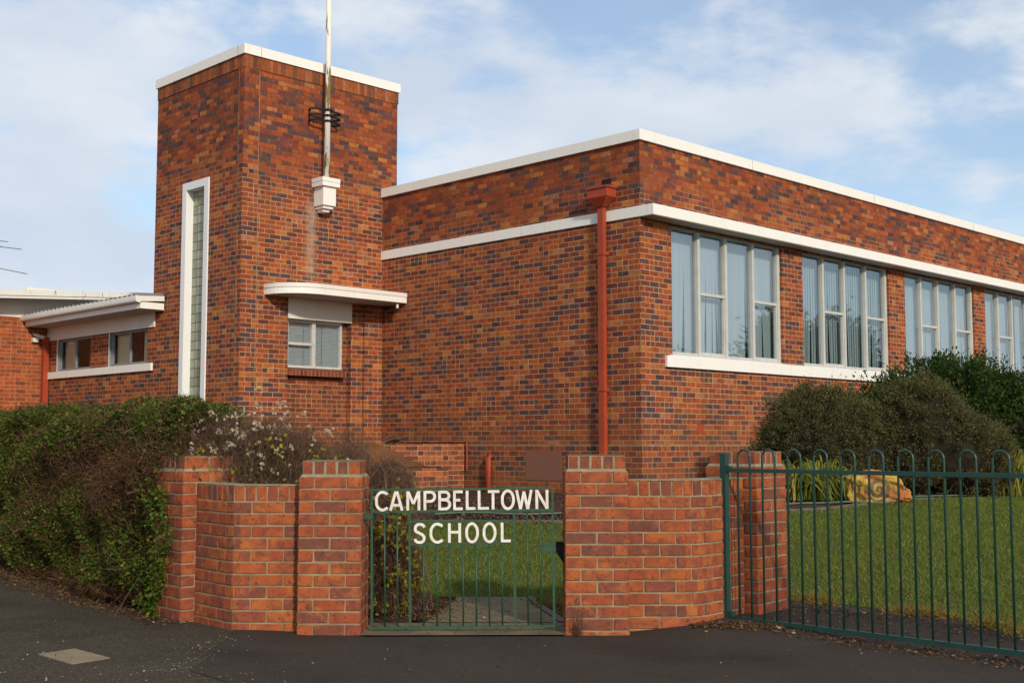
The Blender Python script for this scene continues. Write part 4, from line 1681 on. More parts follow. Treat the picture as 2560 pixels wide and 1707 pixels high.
def bar(name, x0, y0, x1, y1, r, square=True, parent=gate, yoff=0):
    t = MB()
    a, b = (gx(x0), yoff, gz(y0, x0)), (gx(x1), yoff, gz(y1, x1))
    if square:
        if abs(x1 - x0) > abs(y1 - y0):
            z = (a[2] + b[2]) / 2
            t.box((a[0], yoff - r, z - r), (b[0], yoff + r, z + r))
        else:
            xx = (a[0] + b[0]) / 2
            z0, z1 = sorted((a[2], b[2]))
            t.box((xx - r, yoff - r, z0), (xx + r, yoff + r, z1))
    else:
        t.tube([a, b], r, 10)
    return t.build(name, M['gate_green'], parent, smooth=not square, bevel=.002 if square else 0)


RT = 9.5 * K
bar('stile', 192, 1400, 192, 140, .0085)
bar('stile', 1856, 1400, 1856, 140, .0085)
ref = lambda x, dy: 1405 - 20 / 1670 * (x - 190) - dy
bar('rail', 203, ref(203, 1255), 1845, ref(1845, 1255), .0075)
bar('rail', 203, ref(203, 1055), 1845, ref(1845, 1055), .0085)
bar('rail', 203, ref(203, 6), 1845, ref(1845, 6), .0085)
bar('rail', 552, ref(552, 962), 1490, ref(1490, 962), .0075)
bar('rail', 552, ref(552, 758), 1490, ref(1490, 758), .0075)
for x in (541, 1501):
    bar('stile', x, ref(x, 1043), x, ref(x, 18), .0085)
for x in (310, 425, 1620, 1738):
    bar('picket', x, ref(x, 1043), x, ref(x, 18), .0066, False)
for x in (666, 787, 906, 1027, 1147, 1266, 1384):
    bar('picket', x, ref(x, 748), x, ref(x, 18), .0066, False)
t = MB()
t.box((gx(1745), -.014, gz(712, 1745)), (gx(1843), .014, gz(655, 1745)))
t.tube([(gx(1670), -.012, gz(655, 1670)), (gx(1845), -.012, gz(648, 1745))], .005, 8)
t.build('latch', M['gate_green'], gate, bevel=.003)
t = MB()
t.box((gx(120), -.018, gz(412, 190)), (gx(205), .018, gz(372, 190)))
t.tube([(gx(140), 0, gz(420, 190)), (gx(140), 0, gz(360, 190))], .016, 10)
t.build('hinge', M['gate_green'], gate, bevel=.003)
# latch keep on the right pillar
lk = empty('latch_keep', (.355, 9.06, .58), 0, 'dark iron latch keep fixed to the side of the right gate pillar', 'latch')
t = MB()
t.box((-.035, -.02, -.03), (.024, .02, .05))
t.prism([(-.03, -.018, -.03), (.024, -.018, -.03), (.024, -.018, -.11), (.01, -.018, -.09)], (0, 0, 0), (0, .036, 0))
t.build('bracket', M['black_iron'], lk, bevel=.003, fixn=True)


def arc(cx, cy, rx, ry, a0, a1, n=18):
    return [(cx + rx * math.cos(R(a0 + (a1 - a0) * i / n)), cy + ry * math.sin(R(a0 + (a1 - a0) * i / n))) for i in range(n + 1)]


S_ = [(.93, .80), (.84, .90), (.68, .955), (.50, .965), (.32, .945), (.17, .87), (.10, .76), (.13, .65), (.25, .575), (.48, .51), (.72, .44), (.88, .34), (.91, .23), (.85, .12), (.70, .045), (.50, .03), (.30, .05), (.14, .12), (.06, .22)]
GL = {
    'C': [[(.97, .84), (.86, .92)] + arc(.58, .5, .50, .47, 62, 298, 26) + [(.88, .09), (.97, .17)]],
    'A': [[(.07, 0), (.46, 1)], [(.93, 0), (.54, 1)], [(.24, .28), (.76, .28)]],
    'M': [[(.10, 0), (.10, 1)], [(.90, 0), (.90, 1)], [(.12, .98), (.50, .34)], [(.88, .98), (.50, .34)]],
    'P': [[(.10, 0), (.10, 1)], [(.10, .945)] + arc(.56, .705, .36, .24, 90, -90) + [(.10, .465)]],
    'B': [[(.10, 0), (.10, 1)], [(.10, .945)] + arc(.52, .745, .34, .20, 90, -90) + [(.10, .545)], [(.10, .53)] + arc(.56, .29, .36, .235, 90, -90) + [(.10, .055)]],
    'E': [[(.12, 0), (.12, 1)], [(.12, .945), (1, .945)], [(.12, .51), (.74, .51)], [(.12, .055), (1, .055)]],
    'L': [[(.12, 0), (.12, 1)], [(.12, .065), (1, .065)]],
    'T': [[(.5, 0), (.5, 1)], [(0, .94), (1, .94)]],
    'O': [arc(.5, .5, .42, .47, 90, 450, 36)],
    'W': [[(.05, 1), (.28, 0)], [(.28, 0), (.50, .92)], [(.50, .92), (.72, 0)], [(.95, 1), (.72, 0)]],
    'N': [[(.10, 0), (.10, 1)], [(.90, 0), (.90, 1)], [(.12, .97), (.88, .03)]],
    'S': [S_],
    'H': [[(.10, 0), (.10, 1)], [(.90, 0), (.90, 1)], [(.10, .54), (.90, .54)]],
}


def ribbon(b, pts, hw, y0, th):
    pts = [Vector((p[0], p[1])) for p in pts]
    n = len(pts)
    closed = (pts[0] - pts[-1]).length < 1e-4
    Lp, Rp = [], []
    for i in range(n):
        if closed:
            a, c = pts[(i - 1) % (n - 1)], pts[(i + 1) % (n - 1)]
        else:
            a, c = pts[max(0, i - 1)], pts[min(n - 1, i + 1)]
        d0 = (pts[i] - a)
        d1 = (c - pts[i])
        d0 = d0.normalized() if d0.length > 1e-6 else d1.normalized()
        d1 = d1.normalized() if d1.length > 1e-6 else d0
        n0, n1 = Vector((-d0.y, d0.x)), Vector((-d1.y, d1.x))
        m_ = (n0 + n1)
        m_ = m_ / max(.4, 1 + n0.dot(n1))
        Lp.append(pts[i] + m_ * hw)
        Rp.append(pts[i] - m_ * hw)
    for i in range(n - 1):
        q = [Lp[i], Rp[i], Rp[i + 1], Lp[i + 1]]
        fr = [(p.x, y0, p.y) for p in q]
        bk = [(p.x, y0 + th, p.y) for p in q]
        b.poly(fr)
        b.poly(bk[::-1])
        b.poly([fr[0], bk[0], bk[1], fr[1]] if i == 0 else [fr[0], fr[3], bk[3], bk[0]])
        b.poly([fr[0], fr[3], bk[3], bk[0]])
        b.poly([fr[1], bk[1], bk[2], fr[2]])
        if i == n - 2:
            b.poly([fr[2], bk[2], bk[3], fr[3]])


def letter(ch, x0, x1, dy0, dy1, hw=.0098):
    b = MB()
    xa, xb = gx(x0), gx(x1)
    za, zb = dy0 * K + .012, dy1 * K + .012
    if ch in 'PBEL' or ch in 'MNHWA':
        pass
    th = .006
    for i, st in enumerate(GL[ch]):
        w_, h_ = (xb - xa), (zb - za)
        # strokes run on their centre lines: keep the outer edge inside the letter box
        pts = []
        for (px, py) in st:
            X = xa + w_ * px
            if px <= .12:
                X = max(X, xa + hw) if ch not in 'AW' else X
            pts.append((X, za + h_ * py))
        ribbon(b, pts, hw, -.016 - i * .0007, th)
    return b.build('letter', M['letter'], gate, fixn=True)


for ch, a, b_ in [('C', 225, 340), ('A', 357, 482), ('M', 512, 640), ('P', 670, 782), ('B', 805, 920), ('E', 942, 1030), ('L', 1058, 1147), ('L', 1168, 1270),
                  ('T', 1250, 1367), ('O', 1382, 1507), ('W', 1518, 1668), ('N', 1698, 1817)]:
    letter(ch, a, b_, 1066, 1240)
for ch, a, b_ in [('S', 580, 684), ('C', 724, 845), ('H', 893, 1012), ('O', 1052, 1174), ('O', 1211, 1335), ('L', 1377, 1467)]:
    letter(ch, a, b_, 768, 945)

# ------------------------------------------------------------------ hooped fence
th_ = R(46)
F0 = Vector((1.734, 9.2))
fd = Vector((math.cos(th_), -math.sin(th_)))
fence = empty('fence', (F0.x, F0.y, 0), -th_, 'dark green hoop topped metal fence running from its square post to the right edge', 'fence')
sp = .218
t = MB()
t.box((-.203, -.025, -.02), (-.153, .025, 1.255))
t.box((-.207, -.029, 1.2555), (-.149, .029, 1.270))
po = t.build('post', M['fence_green'], fence, bevel=.006)
for z in (1.14, .06):
    t = MB()
    t.box((-.149, -.018, z - .004), (-.115, .018, z + .036))
    t.build('rail_clip', M['fence_green'], po, bevel=.003)
NH = 17
LEN = NH * sp
t = MB()
t.box((-.148, -.013, 1.128), (LEN, .013, 1.158))
t.build('top_rail', M['fence_green'], fence, bevel=.003)
t = MB()
t.box((-.148, -.016, .032), (LEN, .016, .064))
t.build('bottom_rail', M['fence_green'], fence, bevel=.003)
for k in range(NH):
    t = MB()
    hw = sp * .25
    x = k * sp
    pts = [(x - hw, 0, .062), (x - hw, 0, 1.243)] + [(x - hw * math.cos(a), 0, 1.243 + hw * math.sin(a)) for a in np.linspace(0.2, math.pi - .2, 11)] + [(x + hw, 0, 1.243), (x + hw, 0, .062)]
    t.tube(pts, .0085, 8)
    t.build('hoop', M['fence_green'], fence, smooth=True)
t = MB()
t.box((LEN, -.032, -.02), (LEN + .065, .032, 1.255))
t.box((LEN - .007, -.038, 1.2555), (LEN + .072, .038, 1.275))
t.build('post', M['fence_green'], fence, bevel=.006)

# ------------------------------------------------------------------ small ground things
cv = empty('access_cover', (-2.785, 7.92, G(-2.785, 7.92)), R(-8), 'square pale concrete cover set flush in the old asphalt', 'access cover')
t = MB()
q = [(-3.04, 7.99), (-2.70, 7.64), (-2.53, 7.85), (-2.88, 8.2)]
ca = math.cos(R(8)); sa = math.sin(R(8))
loc_ = []
for (x, y) in q:
    dx, dy = x + 2.785, y - 7.92
    loc_.append((dx * ca - dy * sa, dx * sa + dy * ca, -.03))
t.prism(loc_, (0, 0, 0), (0, 0, .031))
t.build('slab', M['cover'], cv, fixn=True)

# edging strip between lawn and bed
t = MB()
for i in range(len(BED) - 1):
    a, b = Vector(BED[i]), Vector(BED[i + 1])
    k = int((b - a).length / .5)
    for j in range(k):
        p0, p1 = a + (b - a) * j / k, a + (b - a) * (j + 1) / k
        n_ = Vector((-(b - a).y, (b - a).x)).normalized() * .03
        z0, z1 = G(*p0) + .030, G(*p1) + .035
        t.poly([(p0.x - n_.x, p0.y - n_.y, z0), (p1.x - n_.x, p1.y - n_.y, z1), (p1.x + n_.x, p1.y + n_.y, z1), (p0.x + n_.x, p0.y + n_.y, z0)])
        t.poly([(p0.x - n_.x, p0.y - n_.y, z0 - .06), (p1.x - n_.x, p1.y - n_.y, z1 - .06), (p1.x - n_.x, p1.y - n_.y, z1), (p0.x - n_.x, p0.y - n_.y, z0)])
tag(t.build('bed_edging', M['kerb']), kind='structure')

t = MB()
hp = [(-1.0, 15.95), (-.3, 16.1), (.2, 15.85), (.9, 16.2), (1.8, 16.0), (2.7, 15.95), (3.6, 16.3), (4.4, 16.6), (5.0, 16.5), (5.6, 17.25), (6.1, 17.9), (7.0, 18.5)]
cp = []
for i in range(len(hp) - 1):
    for j in range(8):
        s_ = j / 8
        x = hp[i][0] + (hp[i + 1][0] - hp[i][0]) * s_
        y = hp[i][1] + (hp[i + 1][1] - hp[i][1]) * s_ + .05 * math.sin(x * 7)
        cp.append((x, y, G(x, y) + .045))
t.tube(cp, .012, 6)
tag(t.build('garden_hose', M['hose'], smooth=True), 'pale green hose lying along the edge of the mulched bed', 'hose')

# painted boulder
bl = empty('boulder', (5.0, 16.85, G(5.0, 16.85) - .02), R(-8), 'yellow and red painted boulder with a dark spiral in front of the shrubs', 'boulder')
bm = bmesh.new()
bmesh.ops.create_icosphere(bm, subdivisions=5, radius=1)
for v in bm.verts:
    p = v.co.copy()
    # squarish slab with a slanting right end
    q = Vector((math.copysign(abs(p.x) ** .7, p.x), math.copysign(abs(p.y) ** .8, p.y), math.copysign(abs(p.z) ** .62, p.z)))
    x = q.x * .43
    z = q.z * .25 + .20
    if x > .2 and z > .05:
        z -= (x - .2) * .95 * max(0, (z - .05) / .4)
    if x < -.3:
        z = min(z, .40)
    k = .045 * noise.noise(p * 2.3) + .02 * noise.noise(p * 6)
    v.co = Vector((x + p.x * k, q.y * .24 + p.y * k * 2, z + p.z * k))
me = bpy.data.meshes.new('stone')
bm.to_mesh(me); bm.free()
me.materials.append(M['boulder'])
o = bpy.data.objects.new('stone', me); col.objects.link(o); o.parent = bl

# ------------------------------------------------------------------ hedge
hd = dA
hn = Vector((.75, .66)).normalized()       # inward
HP = Vector((-2.50, 9.50))
hedge = empty('hedge', (HP.x, HP.y, 0), 0, 'tall clipped ivy hedge with bare brown twig patches beside the pavement', 'hedge')
HL = 5.6


def hedge_pts(n, front=True):
    t_ = rng.random(n) * HL
    out = np.zeros((n, 3))
    nor = np.zeros((n, 3))
    top = 1.63 + .03 * np.sin(t_ * 2.1) + .03 * np.sin(t_ * 5.3 + 1) + .010 * t_ + .08 * np.exp(-((t_ - .15) / .5) ** 2)
    u = rng.random(n)
    sec = u < .74
    z = np.where(sec, .02 + rng.random(n) ** .9 * (top - .05), top)
    w = np.where(sec, 0, rng.random(n) * 1.0)
    # rounded shoulder
    zz = np.clip((z - (top - .28)) / .28, 0, 1)
    w = np.where(sec, .24 * (1 - np.sqrt(np.clip(1 - zz ** 2, 0, 1))), w)
    z = np.where(sec, z, top - .10 * np.clip(1 - w / .25, 0, 1) ** 2 - .12 * np.clip((w - .7) / .3, 0, 1) ** 2)
    und = .07 * np.sin(t_ * 3.1 + z * 2.0) + .05 * np.sin(t_ * 7.3 - z * 5.1) + .04 * np.sin(z * 9 + t_ * 2)
    belly = -.10 * np.sin(np.clip(z / top, 0, 1) * math.pi)
    dep = rng.exponential(.045, n)
    w = w + np.where(sec, und + belly + dep, 0)
    z = z + np.where(sec, 0, und * .8 - dep)
    out[:, 0] = hd.x * t_ + hn.x * w
    out[:, 1] = hd.y * t_ + hn.y * w
    out[:, 2] = z
    nor[:, 0] = np.where(sec, -hn.x, 0)
    nor[:, 1] = np.where(sec, -hn.y, 0)
    nor[:, 2] = np.where(sec, .35, 1)
    return out, nor, t_, z, top


P_, Nn, T_, Z_, TOP = hedge_pts(92000)
# bare twig patches
bare = np.exp(-(((T_ - 1.3) / 1.5) ** 2 + ((Z_ - 1.10 - .08 * np.sin(T_ * 4)) / .27) ** 2)) * 1.05
bare += .55 * np.exp(-(((T_ - 3.0) / .5) ** 2 + ((Z_ - .8) / .3) ** 2))
bare += .7 * (Z_ < .16)
pat = .5 + .5 * np.sin(T_ * 6.1 + 2 * np.sin(Z_ * 5)) * np.sin(Z_ * 7.7 + 1.5 * np.sin(T_ * 4.2))
keep = rng.random(len(P_)) > np.clip(bare * 1.0 + .34 * pat - .05, 0, .95)
keep &= ~((P_[:, 0] + HP.x) > -2.34 - .08 * np.sin(T_ * 9 + Z_ * 11))
keep &= ~((T_ < .25) & (rng.random(len(P_)) > .55 + .45 * np.sin(Z_ * 8)))
P2, N2 = P_[keep], Nn[keep]
dr = N2 * .5 + rng.normal(size=P2.shape) * .6 + np.array([0, 0, -.25])
sz = rng.uniform(.016, .036, len(P2)) * np.where(rng.random(len(P2)) < .04, 1.7, 1)
# ivy draped over the outer face of the end pier
m_ = 1700
zd = rng.uniform(.03, 1.0, m_)
ad = .17 + .09 * np.sin(zd * 6.5 + .6) + .05 * np.sin(zd * 17) + rng.exponential(.10, m_)
face = np.array([sA.x + nA.x * .115 - HP.x, sA.y + nA.y * .115 - HP.y])
pd_ = np.column_stack([face[0] + dA.x * ad + nA.x * .03, face[1] + dA.y * ad + nA.y * .03, zd])
pd_[:, :2] += np.array([nA.x, nA.y]) * rng.exponential(.03, m_)[:, None]
pd_ = pd_[(ad < .6) & (rng.random(m_) < np.clip(.35 + (ad - .12) * 3, 0, 1))]
P2 = np.concatenate([P2, pd_])
dr = np.concatenate([dr, rng.normal(size=pd_.shape) * .6 + [nA.x * .5, nA.y * .5, -.4]])
sz = np.concatenate([sz, rng.uniform(.018, .040, len(pd_))])
v_, f_ = leaves(P2, dr, sz, sz * .72, .2)
np_obj('leaves', v_, f_, M['hedge_leaf'], hedge)
n = 34000
P_, Nn, T_, Z_, TOP = hedge_pts(n)
bare = np.exp(-(((T_ - 1.3) / 1.2) ** 2 + ((Z_ - 1.1) / .3) ** 2)) + .7 * (Z_ < .18) + .30
kp = (rng.random(n) < np.clip(bare, 0, 1)) & (P_[:, 0] + HP.x < -2.36)
P2 = P_[kp]
d = rng.normal(size=P2.shape) * .55 + np.array([hd.x, hd.y, .15]) * np.where(rng.random(len(P2)) < .5, 1, -1)[:, None] + Nn[kp] * .15
d = unit(d)
Lh = rng.uniform(.08, .30, len(P2))[:, None]
v_, f_ = twigs(P2 + hn.to_3d() * 0 - d * Lh * .5, P2 + d * Lh * .5, rng.normal(size=P2.shape) * .02, rng.uniform(.0016, .0035, len(P2)))
M['hedge_twig'] = leaf_mat('hedge_twig', [(0, (.058, .026, .014)), (.5, (.110, .052, .028)), (.9, (.19, .100, .055)), (1, (.30, .19, .12))], .9, 0, .1)
np_obj('twigs', v_, f_, M['hedge_twig'], hedge)
# dark woody core
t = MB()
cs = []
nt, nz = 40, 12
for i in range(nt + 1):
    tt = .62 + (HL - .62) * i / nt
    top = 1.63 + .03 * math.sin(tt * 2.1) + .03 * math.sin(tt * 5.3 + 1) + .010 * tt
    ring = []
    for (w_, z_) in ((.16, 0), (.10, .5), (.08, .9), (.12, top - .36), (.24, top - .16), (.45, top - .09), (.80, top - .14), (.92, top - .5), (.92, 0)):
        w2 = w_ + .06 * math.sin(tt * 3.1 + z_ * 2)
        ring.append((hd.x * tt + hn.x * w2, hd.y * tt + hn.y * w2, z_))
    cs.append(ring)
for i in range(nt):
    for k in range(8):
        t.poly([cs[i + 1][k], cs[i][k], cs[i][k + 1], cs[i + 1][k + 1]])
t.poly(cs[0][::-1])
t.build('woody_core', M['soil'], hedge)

# ------------------------------------------------------------------ dry flowering shrub behind the low wall
def spray_shrub(name, label, origin, ells, n_tw, seed, mat='twig', flowers=0, yl=0, base_spread=.25, yl_zone=None, fine=.5, fz=.95):
    root = empty(name, origin, 0, label, 'shrub')
    r_ = np.random.default_rng(seed)
    E = [(np.array(c), np.array(rd)) for c, rd in ells]
    wts = np.array([np.prod(rd) for c, rd in E]) ** .6

    def sample(n, lo=0.0, hi=1.06):
        idx = r_.choice(len(E), n, p=wts / wts.sum())
        u = unit(r_.normal(size=(n, 3)))
        rad = (lo ** 3 + r_.random(n) * (hi ** 3 - lo ** 3)) ** (1 / 3)
        C_ = np.array([E[i][0] for i in idx])
        Rd = np.array([E[i][1] for i in idx])
        p = C_ + u * Rd * rad[:, None]
        p[:, 2] = np.maximum(p[:, 2], .03)
        return p, u, rad, C_

    tip, u, rad, C_ = sample(n_tw)
    base = C_ * np.array([1, 1, 0]) + r_.normal(size=(n_tw, 3)) * [base_spread, base_spread * .6, 0]
    # short fine twigs pointing every way, mostly up and out
    d = unit((tip - base) * .8 / np.maximum(np.linalg.norm(tip - base, axis=1, keepdims=True), .01) + u * .35 + r_.normal(size=(n_tw, 3)) * fine)
    Ln = r_.uniform(.07, .24, n_tw)[:, None]
    v, f = twigs(tip - d * Ln, tip, r_.normal(size=(n_tw, 3)) * .018, r_.uniform(.0010, .0024, n_tw))
    np_obj('twigs', v, f, M[mat], root)
    nb = 420
    ii = r_.choice(n_tw, nb)
    v, f = twigs(base[ii], tip[ii] - d[ii] * Ln[ii] * .6, r_.normal(size=(nb, 3)) * .03 + u[ii] * .04, r_.uniform(.003, .007, nb))
    stem_v, stem_f = v, f
    if flowers:
        p, uu, rr, cc_ = sample(flowers * 60, .55, 1.10)
        w_ = np.clip((p[:, 2] - fz) / .5, 0, 1) ** 1.4 * np.where(uu[:, 1] < .15, 1, .25) + .012 * (uu[:, 1] < -.2) * (p[:, 2] > .75)
        sel = r_.choice(len(p), flowers, p=w_ / w_.sum(), replace=False)
        fv, ff, sv0, sv1 = [], [], [], []
        off_ = 0
        for s_ in sel:
            top_ = p[s_] + np.array([r_.normal() * .02, r_.normal() * .02, r_.exponential(.05) if rr[s_] > .85 else 0])
            sv0.append(p[s_] - np.array([0, 0, .09]))
            sv1.append(top_)
            for _ in range(r_.integers(1, 6)):
                c = top_ + r_.normal(size=3) * .014
                nn = 11
                P0 = np.repeat(c[None], nn, 0) + r_.normal(size=(nn, 3)) * .004
                v, f = leaves(P0, rand_dirs(nn) + [0, 0, .3], r_.uniform(.009, .016, nn), .012)
                fv.append(v)
                ff.append(f + off_)
                off_ += len(v)
        np_obj('blossoms', np.concatenate(fv), np.concatenate(ff), M['blossom'], root)
        v, f = twigs(np.array(sv0), np.array(sv1), r_.normal(size=(flowers, 3)) * .01, .0016)
        stem_v, stem_f = np.concatenate([stem_v, v]), np.concatenate([stem_f, f + len(stem_v)])
    if yl:
        p, uu, rr, cc_ = sample(yl * 30, .95, 1.16)
        k_ = uu[:, 1] < -.15
        if yl_zone is not None:
            k_ &= (p[:, 2] > yl_zone[0]) & (p[:, 2] < yl_zone[1])
        p = p[k_]
        cl = r_.choice(len(p), max(3, yl // 4))
        P0 = p[cl[r_.integers(0, len(cl), yl)]] + r_.normal(size=(yl, 3)) * [.028, .02, .035]
        sz = r_.uniform(.028, .050, yl)
        v, f = leaves(P0, r_.normal(size=(yl, 3)) + [0, -.5, -.3], sz, sz * .85, .15)
        np_obj('leaves', v, f, M['yellow_leaf'], root)
    np_obj('stems', stem_v, stem_f, M[mat], root)
    return root


spray_shrub('flowering_shrub', 'dry twiggy shrub with small white blossoms behind the low brick wall', (-1.95, 9.82, 0.0),
            [((-.12, 0, 1.00), (.55, .38, .58)), ((.22, .08, .95), (.46, .40, .54)), ((-.42, .05, .95), (.38, .35, .54)), ((-.05, .1, .5), (.65, .4, .5)), ((.05, .05, 1.25), (.42, .3, .36)), ((-.30, .05, 1.28), (.36, .3, .34))],
            24000, 3, 'twig_grey', flowers=125, yl=230, yl_zone=(.98, 1.36))
spray_shrub('bare_shrub', 'leafless brown twiggy shrub behind the left gate pillar', (-1.32, 10.15, 0.0),
            [((-.02, 0, .95), (.24, .30, .54)), ((-.20, .1, .8), (.32, .3, .5)), ((0, .1, .5), (.26, .3, .5))], 11000, 5, 'twig')
spray_shrub('climbing_shrub', 'twiggy shrub with yellow leaves seen through the left end of the gate', (-.98, 9.95, 0.0),
            [((-.05, 0, .35), (.21, .28, .40)), ((-.05, .05, .75), (.19, .28, .42)), ((.0, .35, .9), (.20, .3, .35)), ((.08, .2, .3), (.17, .3, .32)), ((-.06, .2, 1.08), (.14, .25, .18))], 15000, 9, 'twig', yl=950, yl_zone=(.04, 1.0), base_spread=.12)

# ------------------------------------------------------------------ leafy shrubs on the right
def leafy(name, label, origin, ells, n, L, Wd, mat, core_mat, seed, nclump, spread, flat=.0, droop=0.0, cat='shrub'):
    root = empty(name, origin, 0, label, cat)
    r_ = np.random.default_rng(seed)
    E = [(np.array(c, float), np.array(rd, float)) for c, rd in ells]
    wts = np.array([rd[0] * rd[2] for c, rd in E])
    ci = r_.choice(len(E), nclump, p=wts / wts.sum())
    u = unit(r_.normal(size=(nclump, 3)))
    u[:, 2] = np.abs(u[:, 2]) * np.where(r_.random(nclump) < .78, 1, -.5)
    u = unit(u)
    cc_ = np.array([E[i][0] for i in ci]) + u * np.array([E[i][1] for i in ci]) * (r_.uniform(.84, 1.08, nclump) + .14 * (r_.random(nclump) < .10))[:, None]
    inside = np.zeros(nclump, bool)
    for c, rd in E:
        inside |= (((cc_ - c) / rd) ** 2).sum(1) < .66
    k_ = ~inside & (cc_[:, 2] > .02)
    cc_, u = cc_[k_], u[k_]
    pi_ = r_.integers(0, len(cc_), n)
    csize = r_.uniform(.6, 1.35, len(cc_))
    P0 = cc_[pi_] + r_.normal(size=(n, 3)) * spread * csize[pi_][:, None]
    P0[:, 2] = np.maximum(P0[:, 2], .01)
    d = u[pi_] * .9 + r_.normal(size=(n, 3)) * .6 + np.array([0, 0, .25 - droop])
    sz = L * r_.uniform(.6, 1.3, n)
    v, f = leaves(P0, d, sz, sz * Wd, .2)
    np_obj('leaves', v, f, M[mat], root)
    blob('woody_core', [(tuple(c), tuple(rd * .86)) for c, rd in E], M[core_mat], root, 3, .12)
    return root


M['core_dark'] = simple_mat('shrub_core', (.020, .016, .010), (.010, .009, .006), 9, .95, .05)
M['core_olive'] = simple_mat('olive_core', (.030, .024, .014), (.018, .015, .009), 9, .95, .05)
zb = .52
leafy('olive_shrub', 'rounded dull olive shrub with fine leaves beside the building wall, left of the boulder', (4.62, 18.35, zb),
      [((0, 0, .75), (.88, .75, .80)), ((-.15, 0, 1.05), (.55, .5, .58)), ((.35, .1, 1.0), (.60, .5, .52)), ((-.42, .1, .62), (.50, .5, .62)), ((.65, .1, .7), (.5, .5, .7))],
      52000, .046, .30, 'olive_leaf', 'core_olive', 11, 700, .055)
leafy('olive_shrub', 'taller dark olive shrub with fine leaves behind the boulder', (6.28, 18.6, zb),
      [((-.12, 0, .95), (.72, .7, .78)), ((.42, .1, .62), (.72, .7, .70)), ((-.05, 0, 1.25), (.50, .45, .50)), ((-.35, -.05, .55), (.6, .6, .6)), ((.75, 0, .55), (.50, .5, .62))],
      60000, .046, .30, 'olive_leaf', 'core_olive', 12, 780, .055)
leafy('evergreen_shrub', 'large dark green evergreen shrub growing up to the classroom windows', (7.75, 22.0, zb - .12),
      [((0, 0, 1.15), (1.35, 1.1, 1.22)), ((-1.0, 0, 1.0), (.75, .7, .98)), ((.25, 0, 1.55), (.80, .7, .82)), ((1.15, .1, 1.1), (1.0, .9, 1.05)), ((-.35, .1, 1.4), (.7, .6, .75)), ((2.1, .3, .9), (.9, .9, 1.0))],
      46000, .075, .42, 'dark_leaf', 'core_dark', 13, 1000, .085)


def tree(x, y, h, seed, label):
    z = G(x, y)
    root = leafy('tree', label, (x, y, z), [((0, 0, h * .62), (h * .26, h * .26, h * .34)), ((h * .14, .1, h * .5), (h * .2, h * .2, h * .22)), ((-h * .15, 0, h * .55), (h * .18, h * .2, h * .24)), ((0, 0, h * .82), (h * .16, h * .16, h * .18))],
                 5000, .34, .45, 'dark_leaf', 'core_dark', seed, 200, .38, cat='tree')
    for ch in root.children:
        if ch.name.startswith('leaves'):
            ch.name = 'crown'
    t = MB()
    t.tube([(0, 0, -.2), (.05, 0, h * .3), (0, .1, h * .6)], h * .028, 8, r1=h * .012)
    t.build('trunk', M['twig'], root, smooth=True)


for (x, y, h, sd_) in ((38, 22.5, 4.6, 41), (40, 29.5, 6.4, 42), (50, 35.0, 7.4, 43), (55, 26.0, 5.6, 44)):
    tree(x, y, h, sd_, {41: 'broad dark tree standing nearest the school fence beyond the right edge', 42: 'tallest dark tree beyond the right edge', 43: 'dark tree farthest back beyond the right edge', 44: 'lowest dark tree farthest right beyond the edge'}[sd_])

def strappy(label, origin, n, h, spread, seed):
    root = empty('daylily_clump', origin, 0, label, 'plant', 'strappy plants in the mulched bed')
    r_ = np.random.default_rng(seed)
    v, f = [], []
    for i in range(n):
        a = r_.uniform(0, 2 * math.pi)
        d = np.array([math.cos(a), math.sin(a), 0])
        s_ = np.array([-d[1], d[0], 0])
        L = h * r_.uniform(.7, 1.25)
        b0 = np.array([r_.normal() * spread * .35, r_.normal() * spread * .25, 0])
        out = spread * r_.uniform(.35, 1.35)
        tw = r_.normal() * .3
        ns = 7
        w_ = r_.uniform(.011, .018)
        o = len(v)
        for k in range(ns + 1):
            t_ = k / ns
            z = L * (1.55 * t_ - 1.0 * t_ ** 2.2 * (.6 + .8 * out / spread))
            p = b0 + d * out * (t_ ** 1.4) + np.array([0, 0, max(z, .02)])
            ww = w_ * (1 - t_ ** 3) + .001
            ss = s_ * math.cos(tw) + np.array([0, 0, math.sin(tw)])
            v += [p - ss * ww, p + np.array([0, 0, -.006]), p + ss * ww]
        for k in range(ns):
            for j in (0, 1):
                q = o + k * 3 + j
                f.append((q, q + 1, q + 4, q + 3))
    np_obj('leaves', np.array(v), np.array(f), M['strap_leaf'], root, True)
    return root


strappy('strappy yellow green plant leaning beside the right brick pier, nearest of its kind', (4.02, 16.95, G(4.0, 17) + .0), 170, .78, .50, 21)
strappy('strappy green plant tucked against the olive shrub, left of the boulder', (4.42, 17.35, G(4.4, 17.3) + .0), 150, .72, .46, 22)
strappy('strappy yellowing plant at the right edge below the evergreen shrub', (7.75, 19.0, G(7.75, 19.0)), 230, 1.02, .62, 23)
strappy('strappy yellowing plant at the far right, behind the last fence hoops', (8.7, 20.6, G(8.7, 20.6)), 170, .80, .55, 24)

# ------------------------------------------------------------------ grass, litter, chips (stuff)
from mathutils.geometry import intersect_point_tri_2d


def inside(poly, x, y):
    c = np.zeros(len(x), bool)
    n_ = len(poly)
    for i in range(n_):
        x0, y0 = poly[i]
        x1, y1 = poly[(i + 1) % n_]
        if y0 == y1:
            continue
        cnd = ((y0 > y) != (y1 > y)) & (x < (x1 - x0) * (y - y0) / (y1 - y0) + x0)
        c ^= cnd
    return c


